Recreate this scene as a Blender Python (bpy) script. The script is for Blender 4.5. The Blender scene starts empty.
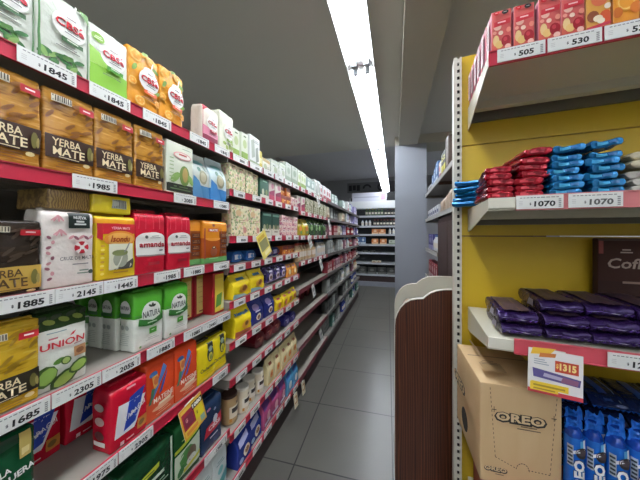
import bpy, math, random
from mathutils import Vector, Matrix, noise
from mathutils.geometry import tessellate_polygon

random.seed(7)
noise.seed_set(7)
PI = math.pi
CAM_H = 1.43
COL = bpy.context.scene.collection

# ------------------------------------------------------------------ materials
MATS = {}

def lin(hx):
    hx = hx.lstrip('#')
    out = []
    for i in (0, 2, 4):
        v = int(hx[i:i + 2], 16) / 255
        out.append(v / 12.92 if v <= .04045 else ((v + .055) / 1.055) ** 2.4)
    return (*out, 1)

def base_mat(name):
    m = bpy.data.materials.new(name)
    m.use_nodes = True
    nt = m.node_tree
    return m, nt, nt.nodes['Principled BSDF']

def bump(nt, b, scale, strength, dist=.002, detail=3):
    tc = nt.nodes.new('ShaderNodeTexCoord')
    n = nt.nodes.new('ShaderNodeTexNoise')
    n.inputs['Scale'].default_value = scale
    n.inputs['Detail'].default_value = detail
    bp = nt.nodes.new('ShaderNodeBump')
    bp.inputs['Strength'].default_value = strength
    bp.inputs['Distance'].default_value = dist
    nt.links.new(tc.outputs['Object'], n.inputs['Vector'])
    nt.links.new(n.outputs['Fac'], bp.inputs['Height'])
    nt.links.new(bp.outputs['Normal'], b.inputs['Normal'])

def M(hx, rough=.4, bmp=0, scale=60, metal=0, dist=.002):
    """plain coloured printed film, card, paint ..."""
    key = (hx, rough, bmp, scale, metal)
    if key not in MATS:
        m, nt, b = base_mat('colour_' + hx.strip('#'))
        b.inputs['Base Color'].default_value = lin(hx)
        b.inputs['Roughness'].default_value = rough
        b.inputs['Metallic'].default_value = metal
        if bmp in (.15, .2, .25):        # creased plastic film
            bump(nt, b, 42, .55, .006)
            b.inputs['Roughness'].default_value = .27
        elif bmp:
            bump(nt, b, scale, bmp, dist)
        MATS[key] = m
    return MATS[key]

def MP(cols, scale=40, kind='voronoi', rough=.4, stretch=(1, 1, 1), bmp=0):
    """printed pattern: several inks picked by a cell or noise pattern"""
    key = (tuple(cols), scale, kind, rough, stretch)
    if key in MATS:
        return MATS[key]
    m, nt, b = base_mat('print_' + cols[0].strip('#'))
    tc = nt.nodes.new('ShaderNodeTexCoord')
    mp = nt.nodes.new('ShaderNodeMapping')
    mp.inputs['Scale'].default_value = stretch
    nt.links.new(tc.outputs['Object'], mp.inputs['Vector'])
    rp = nt.nodes.new('ShaderNodeValToRGB')
    if kind == 'voronoi':
        t = nt.nodes.new('ShaderNodeTexVoronoi')
        t.inputs['Scale'].default_value = scale
        sep = nt.nodes.new('ShaderNodeSeparateColor')
        nt.links.new(t.outputs['Color'], sep.inputs['Color'])
        src = sep.outputs[0]
        rp.color_ramp.interpolation = 'CONSTANT'
    elif kind == 'edge':
        t = nt.nodes.new('ShaderNodeTexVoronoi')
        t.feature = 'DISTANCE_TO_EDGE'
        t.inputs['Scale'].default_value = scale
        src = t.outputs['Distance']
    elif kind == 'streak':
        mp.inputs['Rotation'].default_value = (0, .75, 0)
        t = nt.nodes.new('ShaderNodeTexNoise')
        t.inputs['Scale'].default_value = scale
        t.inputs['Detail'].default_value = 2
        src = t.outputs['Fac']
    elif kind == 'wave':
        t = nt.nodes.new('ShaderNodeTexWave')
        t.inputs['Scale'].default_value = scale
        t.inputs['Distortion'].default_value = 9
        t.inputs['Detail'].default_value = 2
        src = t.outputs['Fac']
    else:
        t = nt.nodes.new('ShaderNodeTexNoise')
        t.inputs['Scale'].default_value = scale
        t.inputs['Detail'].default_value = 3
        src = t.outputs['Fac']
    nt.links.new(mp.outputs['Vector'], t.inputs['Vector'])
    els = rp.color_ramp.elements
    n = len(cols)
    lo, hi = (.3, .7) if kind in ('noise', 'streak') else ((0, .12) if kind == 'edge' else (0, 1))
    while len(els) < n:
        els.new(.5)
    for i, c in enumerate(cols):
        f = i / n if kind == 'voronoi' else i / max(1, n - 1)
        els[i].position = lo + (hi - lo) * f
        els[i].color = lin(c)
    nt.links.new(src, rp.inputs['Fac'])
    nt.links.new(rp.outputs['Color'], b.inputs['Base Color'])
    b.inputs['Roughness'].default_value = rough
    if bmp:
        bump(nt, b, 50, bmp)
    MATS[key] = m
    return m

def emit_mat(name, col, strength):
    m, nt, b = base_mat(name)
    b.inputs['Base Color'].default_value = lin(col)
    b.inputs['Emission Color'].default_value = lin(col)
    b.inputs['Emission Strength'].default_value = strength
    return m

# ------------------------------------------------------------------ mesh tools
class MB:
    def __init__(s):
        s.V, s.F, s.I, s.mats, s.key = [], [], [], [], {}
    def mi(s, m):
        if m not in s.mats:
            s.mats.append(m)
        return s.mats.index(m)
    def v(s, p, merge=False):
        if merge:
            k = (round(p[0], 6), round(p[1], 6), round(p[2], 6))
            if k in s.key:
                return s.key[k]
            s.key[k] = len(s.V)
        s.V.append(tuple(p))
        return len(s.V) - 1
    def face(s, idx, m):
        if len(set(idx)) >= 3:
            s.F.append(tuple(idx)); s.I.append(s.mi(m))
    def grid(s, fn, us, ts, m, merge=False):
        g = [[s.v(fn(u, t), merge) for u in us] for t in ts]
        for j in range(len(ts) - 1):
            mm = m((ts[j] + ts[j + 1]) / 2) if callable(m) else m
            for i in range(len(us) - 1):
                s.face((g[j][i], g[j][i + 1], g[j + 1][i + 1], g[j + 1][i]), mm)
    def box(s, x0, x1, y0, y1, z0, z1, m):
        p = [s.v((x, y, z)) for z in (z0, z1) for y in (y0, y1) for x in (x0, x1)]
        for f in ((0, 2, 3, 1), (4, 5, 7, 6), (0, 1, 5, 4), (2, 6, 7, 3), (0, 4, 6, 2), (1, 3, 7, 5)):
            s.face([p[i] for i in f], m)
    def prism(s, pts, d0, d1, m, axis='y', mside=None):
        """pts: outline in (x,z) for axis y, extruded between d0 and d1"""
        def P(a, b, d):
            return (a, d, b) if axis == 'y' else ((d, a, b) if axis == 'x' else (a, b, d))
        A = [s.v(P(a, b, d0)) for a, b in pts]
        B = [s.v(P(a, b, d1)) for a, b in pts]
        n = len(pts)
        for t in tessellate_polygon([[Vector((a, b, 0)) for a, b in pts]]):
            s.face([A[i] for i in t], m)
            s.face([B[i] for i in reversed(t)], m)
        for i in range(n):
            j = (i + 1) % n
            s.face((A[i], A[j], B[j], B[i]), mside or m)
    def tube(s, pts, r, m, seg=10):
        rings = []
        for k, p in enumerate(pts):
            p = Vector(p)
            a = Vector(pts[max(0, k - 1)]); b = Vector(pts[min(len(pts) - 1, k + 1)])
            t = (b - a).normalized()
            n1 = t.orthogonal().normalized(); n2 = t.cross(n1)
            rr = r[k] if isinstance(r, (list, tuple)) else r
            rings.append([s.v(p + (n1 * math.cos(q * 2 * PI / seg) + n2 * math.sin(q * 2 * PI / seg)) * rr) for q in range(seg)])
        for A, B in zip(rings, rings[1:]):
            for q in range(seg):
                s.face((A[q], A[(q + 1) % seg], B[(q + 1) % seg], B[q]), m)
        s.face(rings[0], m); s.face(list(reversed(rings[-1])), m)
    def lathe(s, prof, m, seg=16):
        """prof: (radius, z); m may be a function of z"""
        rings = [[s.v((r * math.cos(q * 2 * PI / seg), r * math.sin(q * 2 * PI / seg), z)) for q in range(seg)] for r, z in prof]
        for k, (A, B) in enumerate(zip(rings, rings[1:])):
            mm = m((prof[k][1] + prof[k + 1][1]) / 2) if callable(m) else m
            for q in range(seg):
                s.face((A[q], A[(q + 1) % seg], B[(q + 1) % seg], B[q]), mm)
        m0 = m(prof[0][1]) if callable(m) else m
        m1 = m(prof[-1][1]) if callable(m) else m
        s.face(list(reversed(rings[0])), m0); s.face(rings[-1], m1)
    def mesh(s, name, smooth=False):
        me = bpy.data.meshes.new(name)
        me.from_pydata(s.V, [], s.F)
        for m in s.mats:
            me.materials.append(m)
        me.polygons.foreach_set('material_index', s.I)
        if smooth:
            me.polygons.foreach_set('use_smooth', [True] * len(s.F))
        me.update()
        return me

def link(name, data, parent=None, mat=None):
    o = bpy.data.objects.new(name, data)
    COL.objects.link(o)
    if parent is not None:
        o.parent = parent
    if mat is not None:
        o.matrix_world = mat
    return o

USED = {}
def tag(o, label, cat, group=None, kind=None):
    if kind:
        o['kind'] = kind
    if label:
        if label in USED:
            print('DUPLICATE LABEL', label)
        USED[label] = 1
        o['label'] = label
    if cat:
        o['category'] = cat
    if group:
        o['group'] = group
    return o

def struct(name, mb):
    o = link(name, mb.mesh(name))
    o['kind'] = 'structure'
    return o

# text outlines, normalised to a unit box
TXT = {}
def text_tris(s, bold):
    k = (s, bold)
    if k not in TXT:
        cu = bpy.data.curves.new('t', 'FONT')
        cu.body = s
        cu.resolution_u = 2
        cu.offset = bold
        ob = bpy.data.objects.new('t', cu)
        me = bpy.data.meshes.new_from_object(ob)
        vs = [v.co.copy() for v in me.vertices]
        fs = [tuple(p.vertices) for p in me.polygons]
        x0, x1 = min(v.x for v in vs), max(v.x for v in vs)
        y0, y1 = min(v.y for v in vs), max(v.y for v in vs)
        TXT[k] = ([((v.x - x0) / (x1 - x0) - .5, (v.y - y0) / (y1 - y0) - .5) for v in vs], fs)
        bpy.data.objects.remove(ob); bpy.data.curves.remove(cu); bpy.data.meshes.remove(me)
    return TXT[k]

def lsp(a, b, n):
    return [a + (b - a) * i / n for i in range(n + 1)]

# ------------------------------------------------------------------ packages
def smooth(a, b, x):
    t = max(0, min(1, (x - a) / (b - a)))
    return t * t * (3 - 2 * t)

class Pack:
    """A package body: base at z=0, centred in x and y, front towards -y."""
    def __init__(s, w, d, h, shape='brick', mat=None, zones=None, r=.0042, bulge=.004, wr=.0016, seed=0, n=13, side=None, sharp=5):
        s.sharp = sharp
        s.w, s.d, s.h, s.shape, s.r, s.bulge, s.wr, s.seed = w, d, h, shape, r, bulge, wr, seed
        s.mb = MB(); s.k = 0; s.parts = []
        zz = zones or []
        def mf(t):
            for lim, m in zz:
                if (t + 1) / 2 <= lim:
                    return m
            return mat
        def ax(half, n, extra=()):
            q = min(.45, r / half)
            c = {-1, -1 + q * .45, -1 + q, 1 - q, 1 - q * .45, 1}
            c |= set(lsp(-1 + q, 1 - q, n)) | set(extra)
            c = sorted(c); o = [c[0]]
            for x in c[1:]:
                if x - o[-1] > 1e-4:
                    o.append(x)
            return o
        us = ax(w / 2, n); vs = ax(d / 2, max(2, n // 2)); ts = ax(h / 2, n, [2 * l - 1 for l, _ in zz])
        P = s.P
        sm = mf if side is None else side
        s.mb.grid(lambda u, t: P(u, -1, t), us, ts, mf, True)
        s.mb.grid(lambda u, t: P(-u, 1, t), us, ts, sm, True)
        s.mb.grid(lambda v, t: P(-1, -v, t), vs, ts, sm, True)
        s.mb.grid(lambda v, t: P(1, v, t), vs, ts, sm, True)
        s.mb.grid(lambda u, v: P(u, v, 1), us, vs, sm if side is not None else mf(1), True)
        s.mb.grid(lambda u, v: P(u, -v, -1), us, vs, sm if side is not None else mf(-1), True)
    def P(s, u, v, t):
        hx, hy, hz, r = s.w / 2, s.d / 2, s.h / 2, min(s.r, s.d / 2.2, s.w / 2.2, s.h / 2.2)
        p = [u * hx, v * hy, t * hz]
        c = [max(-(a - r), min(a - r, q)) for q, a in zip(p, (hx, hy, hz))]
        dv = Vector([a - b for a, b in zip(p, c)])
        if dv.length > 1e-9:
            dv = dv.normalized() * r
        q = Vector(c) + dv
        b = s.bulge
        q.y += v * b * (1 - u * u) * (1 - t * t)
        q.x += u * b * .15 * (1 - v * v) * (1 - t * t)
        if s.shape == 'pouch':          # flat sealed top, full bottom
            f = 1 - .93 * smooth(.05, .95, t)
            q.y *= f
            q.x *= 1 - .05 * (1 - abs(t))
        elif s.shape == 'fold':         # brick bag with gathered folded top
            f = 1 - .30 * smooth(.86, 1, t) * (1 if v > 0 else .55)
            q.y *= f
            q.z -= .003 * smooth(.9, 1, t) * (1 - v)
        elif s.shape == 'pillow_x':     # flow pack with crimped left and right ends
            f = max(.08, 1 - abs(u) ** s.sharp)
            q.z *= f; q.y *= 1 - .06 * (1 - abs(u) ** 6)
        elif s.shape == 'pillow_y':     # flow pack with crimped front and back ends
            f = max(.1, 1 - abs(v) ** (s.sharp + 1))
            q.z *= f
        elif s.shape == 'pillow_z':
            f = max(.08, 1 - abs(t) ** 6)
            q.y *= f
        if s.wr:
            nv = noise.noise_vector(Vector((q.x, q.y, q.z)) * 38 + Vector((s.seed * 3.1, s.seed * 1.7, 5)))
            nv2 = noise.noise_vector(Vector((q.x, q.y, q.z)) * 90 + Vector((s.seed, 2, 5)))
            nn = (nv + nv2 * .25) * s.wr
            if s.shape[:7] == 'pillow_' and s.h < .06:
                nn.z *= .6; nn.x *= .5
            q += nn
        q.z += hz
        return q
    def at(s, x, z, face, off):
        if face == 'F':
            q = s.P(2 * x, -1, 2 * z - 1); q.y -= off
        elif face == 'L':
            q = s.P(-1, -2 * x, 2 * z - 1); q.x -= off
        else:
            q = s.P(2 * x, 2 * z - 1, 1); q.z += off
        return q
    def off(s):
        s.k += 1
        return .0008 + s.wr * .3 + .00022 * s.k
    def rect(s, x0, z0, x1, z1, m, face='F', n=5):
        o = s.off()
        s.mb.grid(lambda x, z: s.at(x, z, face, o), lsp(x0, x1, n), lsp(z0, z1, n), m)
        return s
    def quad(s, pts, m, face='F', n=6):
        o = s.off(); a, b, c, d = [Vector(p) for p in pts]
        def fn(u, t):
            p = (a * (1 - u) + b * u) * (1 - t) + (d * (1 - u) + c * u) * t
            return s.at(p.x, p.y, face, o)
        s.mb.grid(fn, lsp(0, 1, n), lsp(0, 1, n), m)
        return s
    def ell(s, cx, cz, rx, rz, m, face='F', seg=18, a0=0, a1=2 * PI, rot=0):
        o = s.off(); rings = []
        c = s.mb.v(s.at(cx, cz, face, o))
        kx = s.h / s.w
        FR = (.33, .66, 1)
        for f in FR:
            ring = []
            for i in range(seg + 1):
                q = a0 + (a1 - a0) * i / seg
                ex, ez = rx * f * math.cos(q), rz * f * math.sin(q)
                X = ex * math.cos(rot) - ez * kx * math.sin(rot)
                Z = ex / kx * math.sin(rot) + ez * math.cos(rot)
                ring.append(s.mb.v(s.at(cx + X, cz + Z, face, o)))
            rings.append(ring)
        for i in range(seg):
            s.mb.face((c, rings[0][i], rings[0][i + 1]), m)
            for A_, B_ in zip(rings, rings[1:]):
                s.mb.face((A_[i], B_[i], B_[i + 1], A_[i + 1]), m)
        return s
    def text(s, st, cx, cz, w, h, m, bold=.02, face='F', rot=0, slant=0, arc=0):
        """w, h as fractions of the face"""
        vs, fs = text_tris(st, bold); o = s.off() + .0009; s.k += 4
        fw = s.d if face == 'L' else s.w
        fh = s.d if face == 'T' else s.h
        idx = []
        for x, y in vs:
            X, Y = x * w * fw + y * h * fh * slant, y * h * fh
            Y += arc * h * fh * (1 - 4 * x * x)
            c, sn = math.cos(rot), math.sin(rot)
            X, Y = X * c - Y * sn, X * sn + Y * c
            idx.append(s.mb.v(s.at(cx + X / fw, cz + Y / fh, face, o)))
        for f in fs:
            s.mb.face([idx[i] for i in f], m)
        return s
    def lines(s, cx, cz, w, n, m, gap=.025, t=.008, face='F', seed=1):
        rnd = random.Random(seed)
        for i in range(n):
            ww = w * rnd.uniform(.6, 1)
            s.rect(cx - ww / 2, cz - i * gap, cx + ww / 2, cz - i * gap + t, m, face, 2)
        return s
    def leaf(s, cx, cz, L, W, rot, m, face='F'):
        return s.ell(cx, cz, L, W, m, face, 10, 0, 2 * PI, rot)

PROTO = {}        # kind -> (name, category, body mesh, [(part name, mesh, label)], dims)
def proto(kind, name, cat, pk, parts=()):
    lo = min(v[2] for v in pk.mb.V) - .0004
    pk.mb.V = [(x, y, z - lo) for x, y, z in pk.mb.V]
    PROTO[kind] = (name, cat, pk.mb.mesh(name, True), list(parts), (pk.w, pk.d, pk.h))

class Frame:
    def __init__(s, origin, ang):
        s.m = Matrix.Translation(origin) @ Matrix.Rotation(ang, 4, 'Z')
    def at(s, x, y, z, rz=0, rx=0, ry=0):
        return s.m @ Matrix.Translation((x, y, z)) @ Matrix.Rotation(rz, 4, 'Z') @ Matrix.Rotation(ry, 4, 'Y') @ Matrix.Rotation(rx, 4, 'X')

def put(kind, fr, x, yf, z, label, group=None, rz=0, rx=0, ry=0, sc=None):
    """front face at depth yf of the frame; base at z"""
    name, cat, me, parts, (w, d, h) = PROTO[kind]
    dd = d * (sc[1] if sc else 1)
    mat = fr.at(x, yf + dd / 2, z, rz, rx, ry)
    if sc:
        mat = mat @ Matrix.Diagonal((*sc, 1))
    o = link(name, me, None, mat)
    tag(o, label, cat, group)
    for pn, pm, pl in parts:
        c = link(pn, pm, o)
        if pl:
            c['label'] = pl
    return o

TH = math.atan(75 / 255); S_, C_ = math.sin(TH), math.cos(TH)
def AR(a, r, z=0):
    return Vector((a * S_ + r * C_, a * C_ - r * S_, z))
D = .78
LEFT = Frame(AR(0, -D), PI / 2 - TH)          # x along the aisle, y into the shelves
PHI = math.atan(100 / 255)
EC = Frame((0, 0, 0), -PHI)                   # end cap: x to the right, y away
RIGHT = Frame(AR(0, .38), -PI / 2 - TH)       # x = -a, y into the shelves
BACK = Frame(AR(7.14, 0), -TH)                # x = r, y beyond
H = CAM_H

# common inks
WHITE, CREAM, BLACK = '#E9EAE6', '#E8DFC2', '#141416'
RED, DRED = '#C4162B', '#8E1426'
W_, K_, R_ = M(WHITE, .35), M(BLACK, .45), M(RED, .35)
ORD = ['first', 'second', 'third', 'fourth', 'fifth', 'sixth', 'seventh', 'eighth', 'ninth', 'tenth', 'eleventh', 'twelfth', 'thirteenth', 'fourteenth', 'fifteenth', 'sixteenth', 'seventeenth', 'eighteenth', 'nineteenth', 'twentieth']

# ------------------------------------------------------------------ yerba mate packs
def fold_flap(w, d, h, m):
    mb = MB()
    mb.box(-w * .36, w * .36, -d * .10, d * .26, h - .001, h + .006, m)
    mb.box(-w * .30, w * .30, -d * .16, d * .05, h + .004, h + .008, m)
    return mb.mesh('flap')

def gourd(p, cx, cz, s, m):
    p.ell(cx, cz, .27 * s, .15 * s, m)
    p.ell(cx + .01, cz + .12 * s, .17 * s, .06 * s, m)
    p.quad([(cx + .03, cz + .14 * s), (cx + .07, cz + .14 * s), (cx + .15, cz + .27 * s), (cx + .12, cz + .28 * s)], m, n=2)

def cbse(kind, body, accent, h, d=.062, w=.103, lower=None, sub='#2E5B2E', pat=None, gz=.52):
    zones = [(lower[0], M(lower[1], .35, .15))] if lower else None
    p = Pack(w, d, h, 'fold', M(body, .35, .15), zones, seed=len(PROTO))
    if pat:
        pat(p)
    gourd(p, .07, gz, 1.25, M('#F2F2EC', .35))
    for dx, dz in ((.006, -.003),):
        p.text('CBSe', .07 + dx, gz + .01 + dz, .58, .1, M('#3A0E12', .4), .035, rot=-.03)
    p.text('CBSe', .07, gz + .01, .56, .095, M('#D0152C', .35), .014, rot=-.03)
    p.quad([(.245, gz + .045), (.27, gz + .045), (.33, gz + .075), (.29, gz + .08)], M('#D0152C', .35), n=1)
    p.lines(.08, gz + .105, .3, 1, M('#5B1A20'), t=.012)
    p.lines(.1, gz - .075, .34, 2, M('#4C4C48'), .03, .01)
    p.rect(-.12, gz - .235, .32, gz - .175, M(sub, .4))
    p.lines(.1, gz - .2, .36, 1, M('#E8EFE0'), t=.014)
    p.lines(.02, gz - .30, .5, 2, M('#5C6358'), .028, .01)
    proto(kind, 'yerba_mate_pack', 'yerba mate pack', p, [('top_flap', fold_flap(w, d, h, M(accent, .4)), None)])

def green_leaves(p):
    rnd = random.Random(3)
    for i in range(20):
        p.leaf(rnd.uniform(-.44, .42), rnd.uniform(.03, .2), .12, .03, rnd.uniform(-1.2, 1.2), M(rnd.choice(['#4E7F3A', '#2F6B33', '#7FA65A', '#3C7038'])))
    p.quad([(-.5, .02), (-.44, .02), (-.47, .98), (-.5, .98)], M('#4C7F43')); p.quad([(.45, .02), (.5, .02), (.5, .9), (.47, .8)], M('#3F7238'))
    p.quad([(-.5, .86), (-.1, 1), (-.5, 1), (-.5, .95)], M('#2F6B33'))
    p.quad([(.2, .99), (.49, .8), (.49, .97), (.35, .99)], M('#5F8B45'))
    for i in range(6):
        q = PI * .55 + i * .3
        p.quad([(.07 + .34 * math.cos(q), .55 + .24 * math.sin(q)), (.07 + .355 * math.cos(q), .55 + .235 * math.sin(q)), (.07 + .5 * math.cos(q), .55 + .36 * math.sin(q)), (.07 + .46 * math.cos(q), .55 + .36 * math.sin(q))], M('#C4CDBB'), n=2)

def lime(p):
    p.rect(-.49, .02, .49, .36, M('#86BE3C', .35))
    p.quad([(-.49, .36), (.1, .36), (-.1, .5), (-.49, .62)], M('#9BCB57'))
    p.ell(-.3, .78, .15, .075, M('#7CA93A'))
    p.lines(-.3, .785, .2, 2, M('#E9F2D8'), .03, .012)

def orange_slices(p):
    for cx, cz, r in ((-.28, .85, .2), (.2, .88, .17), (-.42, .4, .14), (.42, .2, .12), (-.2, .12, .17)):
        p.ell(cx, cz, r, r * .5, M('#E7A531'))
        p.ell(cx, cz, r * .85, r * .42, M('#F0C86A'))
        for i in range(6):
            q = i * PI / 3
            p.ell(cx + r * .45 * math.cos(q), cz + r * .22 * math.sin(q), r * .3, r * .14, M('#EDA437'), seg=7)
    for cx, cz, ro in ((-.05, .93, .5), (-.4, .62, 1.1), (.3, .74, -.4), (.36, .36, .8)):
        p.leaf(cx, cz, .13, .035, ro, M('#6E8F35'))

cbse('cbse_green', '#DDE2D6', '#C9D3C0', .175, pat=green_leaves, gz=.6)
cbse('cbse_lime', '#E6EBDF', '#DCE3D4', .178, pat=lime, gz=.58, sub='#4E9A33')
cbse('cbse_orange', '#E09B33', '#DBA23E', .192, pat=orange_slices, gz=.5, sub='#E4622B')

def rose_band(p):
    p.rect(-.49, .02, .49, .2, M('#8A2B45'))
    p.quad([(-.49, .2), (.49, .2), (.49, .34), (-.49, .45)], M('#D98AA0'))
    p.quad([(-.49, .8), (-.1, 1), (-.3, 1), (-.49, .95)], M('#C62A3C'))
    p.rect(-.49, .03, -.49 + .02, .97, M('#A42036'))
cbse('cbse_rose', '#E9E0D2', '#C62A3C', .165, pat=rose_band, gz=.55, sub='#A9203B')
cbse('cbse_pale', '#E9EBD6', '#D5D9B8', .195, pat=lambda p: [p.leaf(.1 + .3 * math.cos(i), .25 + .18 * math.sin(i * 2), .12, .04, i, M('#9DB85A')) for i in range(7)], gz=.5, sub='#86A93F')

def leafy(kind, base, line, hi, band, ink, h, w=.104, d=.062, bandz=(.16, .44), red=True):
    pat = MP([line, base, base, hi], 70, 'streak', .26, (.3, .6, 1.5), .35)
    p = Pack(w, d, h, 'brick', pat, r=.005, seed=len(PROTO), bulge=.003)
    rnd = random.Random(5)
    for i in range(14):
        p.leaf(rnd.uniform(-.42, .42), rnd.uniform(.48, .92), .13, .022, rnd.uniform(.3, 1.1), M(line, .3))
    p.rect(-.5, bandz[0], .5, bandz[1], M(band, .4))
    b0, b1 = bandz; bh = b1 - b0
    p.text('YERBA', -.1, b0 + bh * .72, .56, bh * .33, M(ink), .012)
    p.text('MATE', -.06, b0 + bh * .32, .62, bh * .36, M(ink), .016)
    p.lines(-.06, b0 + .015, .6, 1, M(ink), t=.008)
    p.ell(.36, b0 + bh * .5, .06, bh * .34, M('#6F6A35'), seg=10)
    p.ell(.42, b0 + bh * .42, .03, bh * .22, M('#9B8E55'), seg=8)
    p.lines(-.05, b0 - .045, .7, 3, M(line), .03, .01, seed=4)
    p.ell(.3, b0 - .03, .08, .025, M('#D9C489'), seg=10)
    p.rect(-.4, .84, -.02, .92, M('#D8D2BE'))
    for i in range(9):
        p.rect(-.38 + i * .04, .85, -.365 + i * .04 + (i % 3) * .004, .915, M('#3C3528'), n=1)
    if red:
        p.rect(.12, .80, .44, .88, M('#B01827'))
        p.lines(.28, .835, .24, 1, M('#F0E0DC'), t=.018)
    mb = MB(); mb.box(-w * .5, w * .5, -.004, .004, h - .004, h + .004, M(base, .3))
    proto(kind, 'yerba_mate_pack', 'yerba mate pack', p, [('top_seal', mb.mesh('seal'), None)])

leafy('gold', '#AD7A2C', '#7E4F19', '#CB9A4A', '#3A2418', '#EBD9B0', .2)
leafy('mustard', '#C9A32A', '#9C7A1C', '#D9B94A', '#2F2A1E', '#EBD9B0', .185, bandz=(.14, .4))
leafy('darkleaf', '#2B221B', '#3E3024', '#1E1712', '#C2A04A', '#4A331A', .16, bandz=(.06, .38))

# white pack with a red cross emblem
p = Pack(.106, .07, .192, 'fold', M('#E4DCD4', .4, .15), seed=21)
pk = M('#C78E92'); dkp = M('#8B5560')
for i in range(9):
    p.leaf(-.38 + .05 * math.sin(i * 2), .12 + i * .065, .05, .018, .6 + i, pk if i % 2 else dkp)
for cx, cz in ((-.24, .88), (-.2, .70)):
    for q in (-.9, -.4, .1, .6):
        p.leaf(cx + .06 * math.sin(q * 2), cz, .09, .012, PI / 2 + q, pk)
for i in range(5):
    p.leaf(0 + i * .1, .64 - .01 * (i % 2), .07, .018, .7 * (-1) ** i, dkp if i % 2 else pk)
p.rect(-.06, .76, .38, .98, M('#14231F'))
p.text('NUEVA', .17, .9, .26, .04, W_, .02); p.lines(.17, .84, .26, 2, M('#D8DAD4'), .035, .022)
p.ell(.19, .5, .15, .083, M('#B11C2E'), seg=22)
for i in range(4):
    q = i * PI / 2 + PI / 4
    p.quad([(.19, .5), (.19 + .15 * math.cos(q - .3), .5 + .083 * math.sin(q - .3)), (.19 + .155 * math.cos(q), .5 + .085 * math.sin(q)), (.19 + .15 * math.cos(q + .3), .5 + .083 * math.sin(q + .3))], M('#EFE6E0'), n=2)
p.ell(.19, .5, .05, .028, M('#EFE6E0'), seg=12)
p.text('CRUZ DE MALTA', .11, .365, .70, .045, M('#26282C'), .004)
p.lines(.15, .275, .5, 1, M('#6A6A6A'), t=.014); p.lines(.24, .19, .3, 2, M('#5D7B68'), .035, .014)
p.ell(.38, .17, .05, .028, M('#3A4A40'), seg=10)
proto('cruz', 'yerba_mate_pack', 'yerba mate pack', p, [('top_flap', fold_flap(.106, .07, .192, M('#DDD5CC')), None)])

# yellow pack with a gourd picture
p = Pack(.11, .07, .188, 'fold', M('#E3C72C', .35, .15), [(.86, M('#E3C72C', .35, .15)), (.93, M('#E2A01E', .35))], seed=22)
p.quad([(-.5, .64), (-.36, .60), (-.36, .86), (-.5, .86)], M('#B8202B')); p.rect(-.36, .7, .5, .86, M('#BE1E2C'))
p.text('YERBA MATE', .08, .79, .5, .04, M('#F0B9BE'), .02)
p.ell(.07, .62, .42, .13, M('#D98A2B'), seg=20); p.ell(.07, .62, .37, .1, M('#E0A552'), seg=20)
p.text('Isondu', .07, .62, .5, .1, M('#A4401D'), .02, slant=.2)
p.rect(-.24, .14, .4, .54, M('#DCDBC2'))
p.quad([(-.14, .14), (.4, .14), (.4, .3), (.1, .2)], M('#3B3A33'))
p.ell(.05, .3, .2, .13, M('#9A9D8C'), seg=18); p.ell(.03, .4, .21, .05, M('#7C8653'), seg=16)
p.quad([(.12, .4), (.16, .4), (.32, .56), (.28, .56)], M('#8A8C8C'), n=2); p.quad([(-.05, .18), (-.02, .17), (.1, .34), (.07, .34)], M('#D9D6C8'), n=2)
for i in range(8):
    p.ell(-.4, .1 + i * .06, .05, .02, M('#C9992A' if i % 2 else '#EAD765'), seg=8)
p.lines(.05, .09, .6, 1, M('#B98D1E'), t=.02)
proto('yellow_gourd', 'yerba_mate_pack', 'yerba mate pack', p, [('top_flap', fold_flap(.11, .07, .188, M('#E2B51E')), None)])

# red pack with white arched panel
p = Pack(.108, .07, .205, 'fold', M('#BE1730', .3, .15), seed=23)
for x in (-.4, -.2, .05, .28):
    p.rect(x, .72, x + .015, .98, M('#D8485A'), n=3)
p.rect(-.49, .3, .49, .56, M('#ECE9E2'))
p.ell(0, .56, .49, .11, M('#ECE9E2'), seg=20, a0=0, a1=PI)
p.text('amanda', .025, .468, .84, .088, M('#3B1116'), .02)
p.text('amanda', .02, .475, .84, .08, M('#C01A30'), .012)
p.ell(-.2, .59, .05, .028, M('#4A4A46'), seg=10); p.lines(.1, .6, .4, 2, M('#8C8A84'), .03, .012)
p.lines(.3, .36, .2, 1, M('#3A3A3A'), t=.02); p.rect(-.49, .28, .49, .3, M('#8F8A86'))
p.lines(.06, .13, .6, 1, M('#8E0F22'), t=.05)
proto('amanda', 'yerba_mate_pack', 'yerba mate pack', p, [('top_flap', fold_flap(.108, .07, .205, M('#B01228')), None)])

# orange and brown pack with a green foot
p = Pack(.115, .07, .195, 'fold', M('#D98A26', .3, .15), [(.13, M('#5FA05A', .35)), (.58, M('#A8521F', .35, .15))], seed=24)
p.ell(0, .58, .46, .07, M('#D98A26'), seg=18, a0=PI, a1=2 * PI)
p.rect(-.3, .72, .3, .8, M('#C8501F')); p.text('MATE', 0, .76, .46, .05, W_, .03)
p.ell(0, .87, .08, .035, M('#6B3517'), seg=10); p.ell(0, .27, .2, .11, M('#8A3F1B'), seg=16); p.ell(0, .36, .12, .035, M('#3D2417'), seg=14); p.ell(0, .365, .06, .016, M('#D7C9A8'), seg=10)
p.rect(-.5, .12, -.44, .8, M('#8B2A1A'), n=4); p.rect(.44, .12, .5, .8, M('#8B2A1A'), n=4)
p.lines(0, .1, .8, 1, M('#9BD08F'), t=.02)
proto('orange_brown', 'yerba_mate_pack', 'yerba mate pack', p)
p = Pack(.062, .1, .195, 'fold', M('#A8521F', .3, .15), [(.13, M('#5FA05A', .35)), (.74, M('#8F4A22', .35, .15)), (1, M('#D98A26', .3, .15))], seed=25)
for i in range(4):
    p.rect(-.36, .2 + i * .13, .36, .29 + i * .13, M('#5B2B1A')); p.lines(0, .26 + i * .13, .6, 2, M('#C08A55'), .03, .01)
proto('orange_side', 'yerba_mate_pack', 'yerba mate pack', p)

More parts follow.
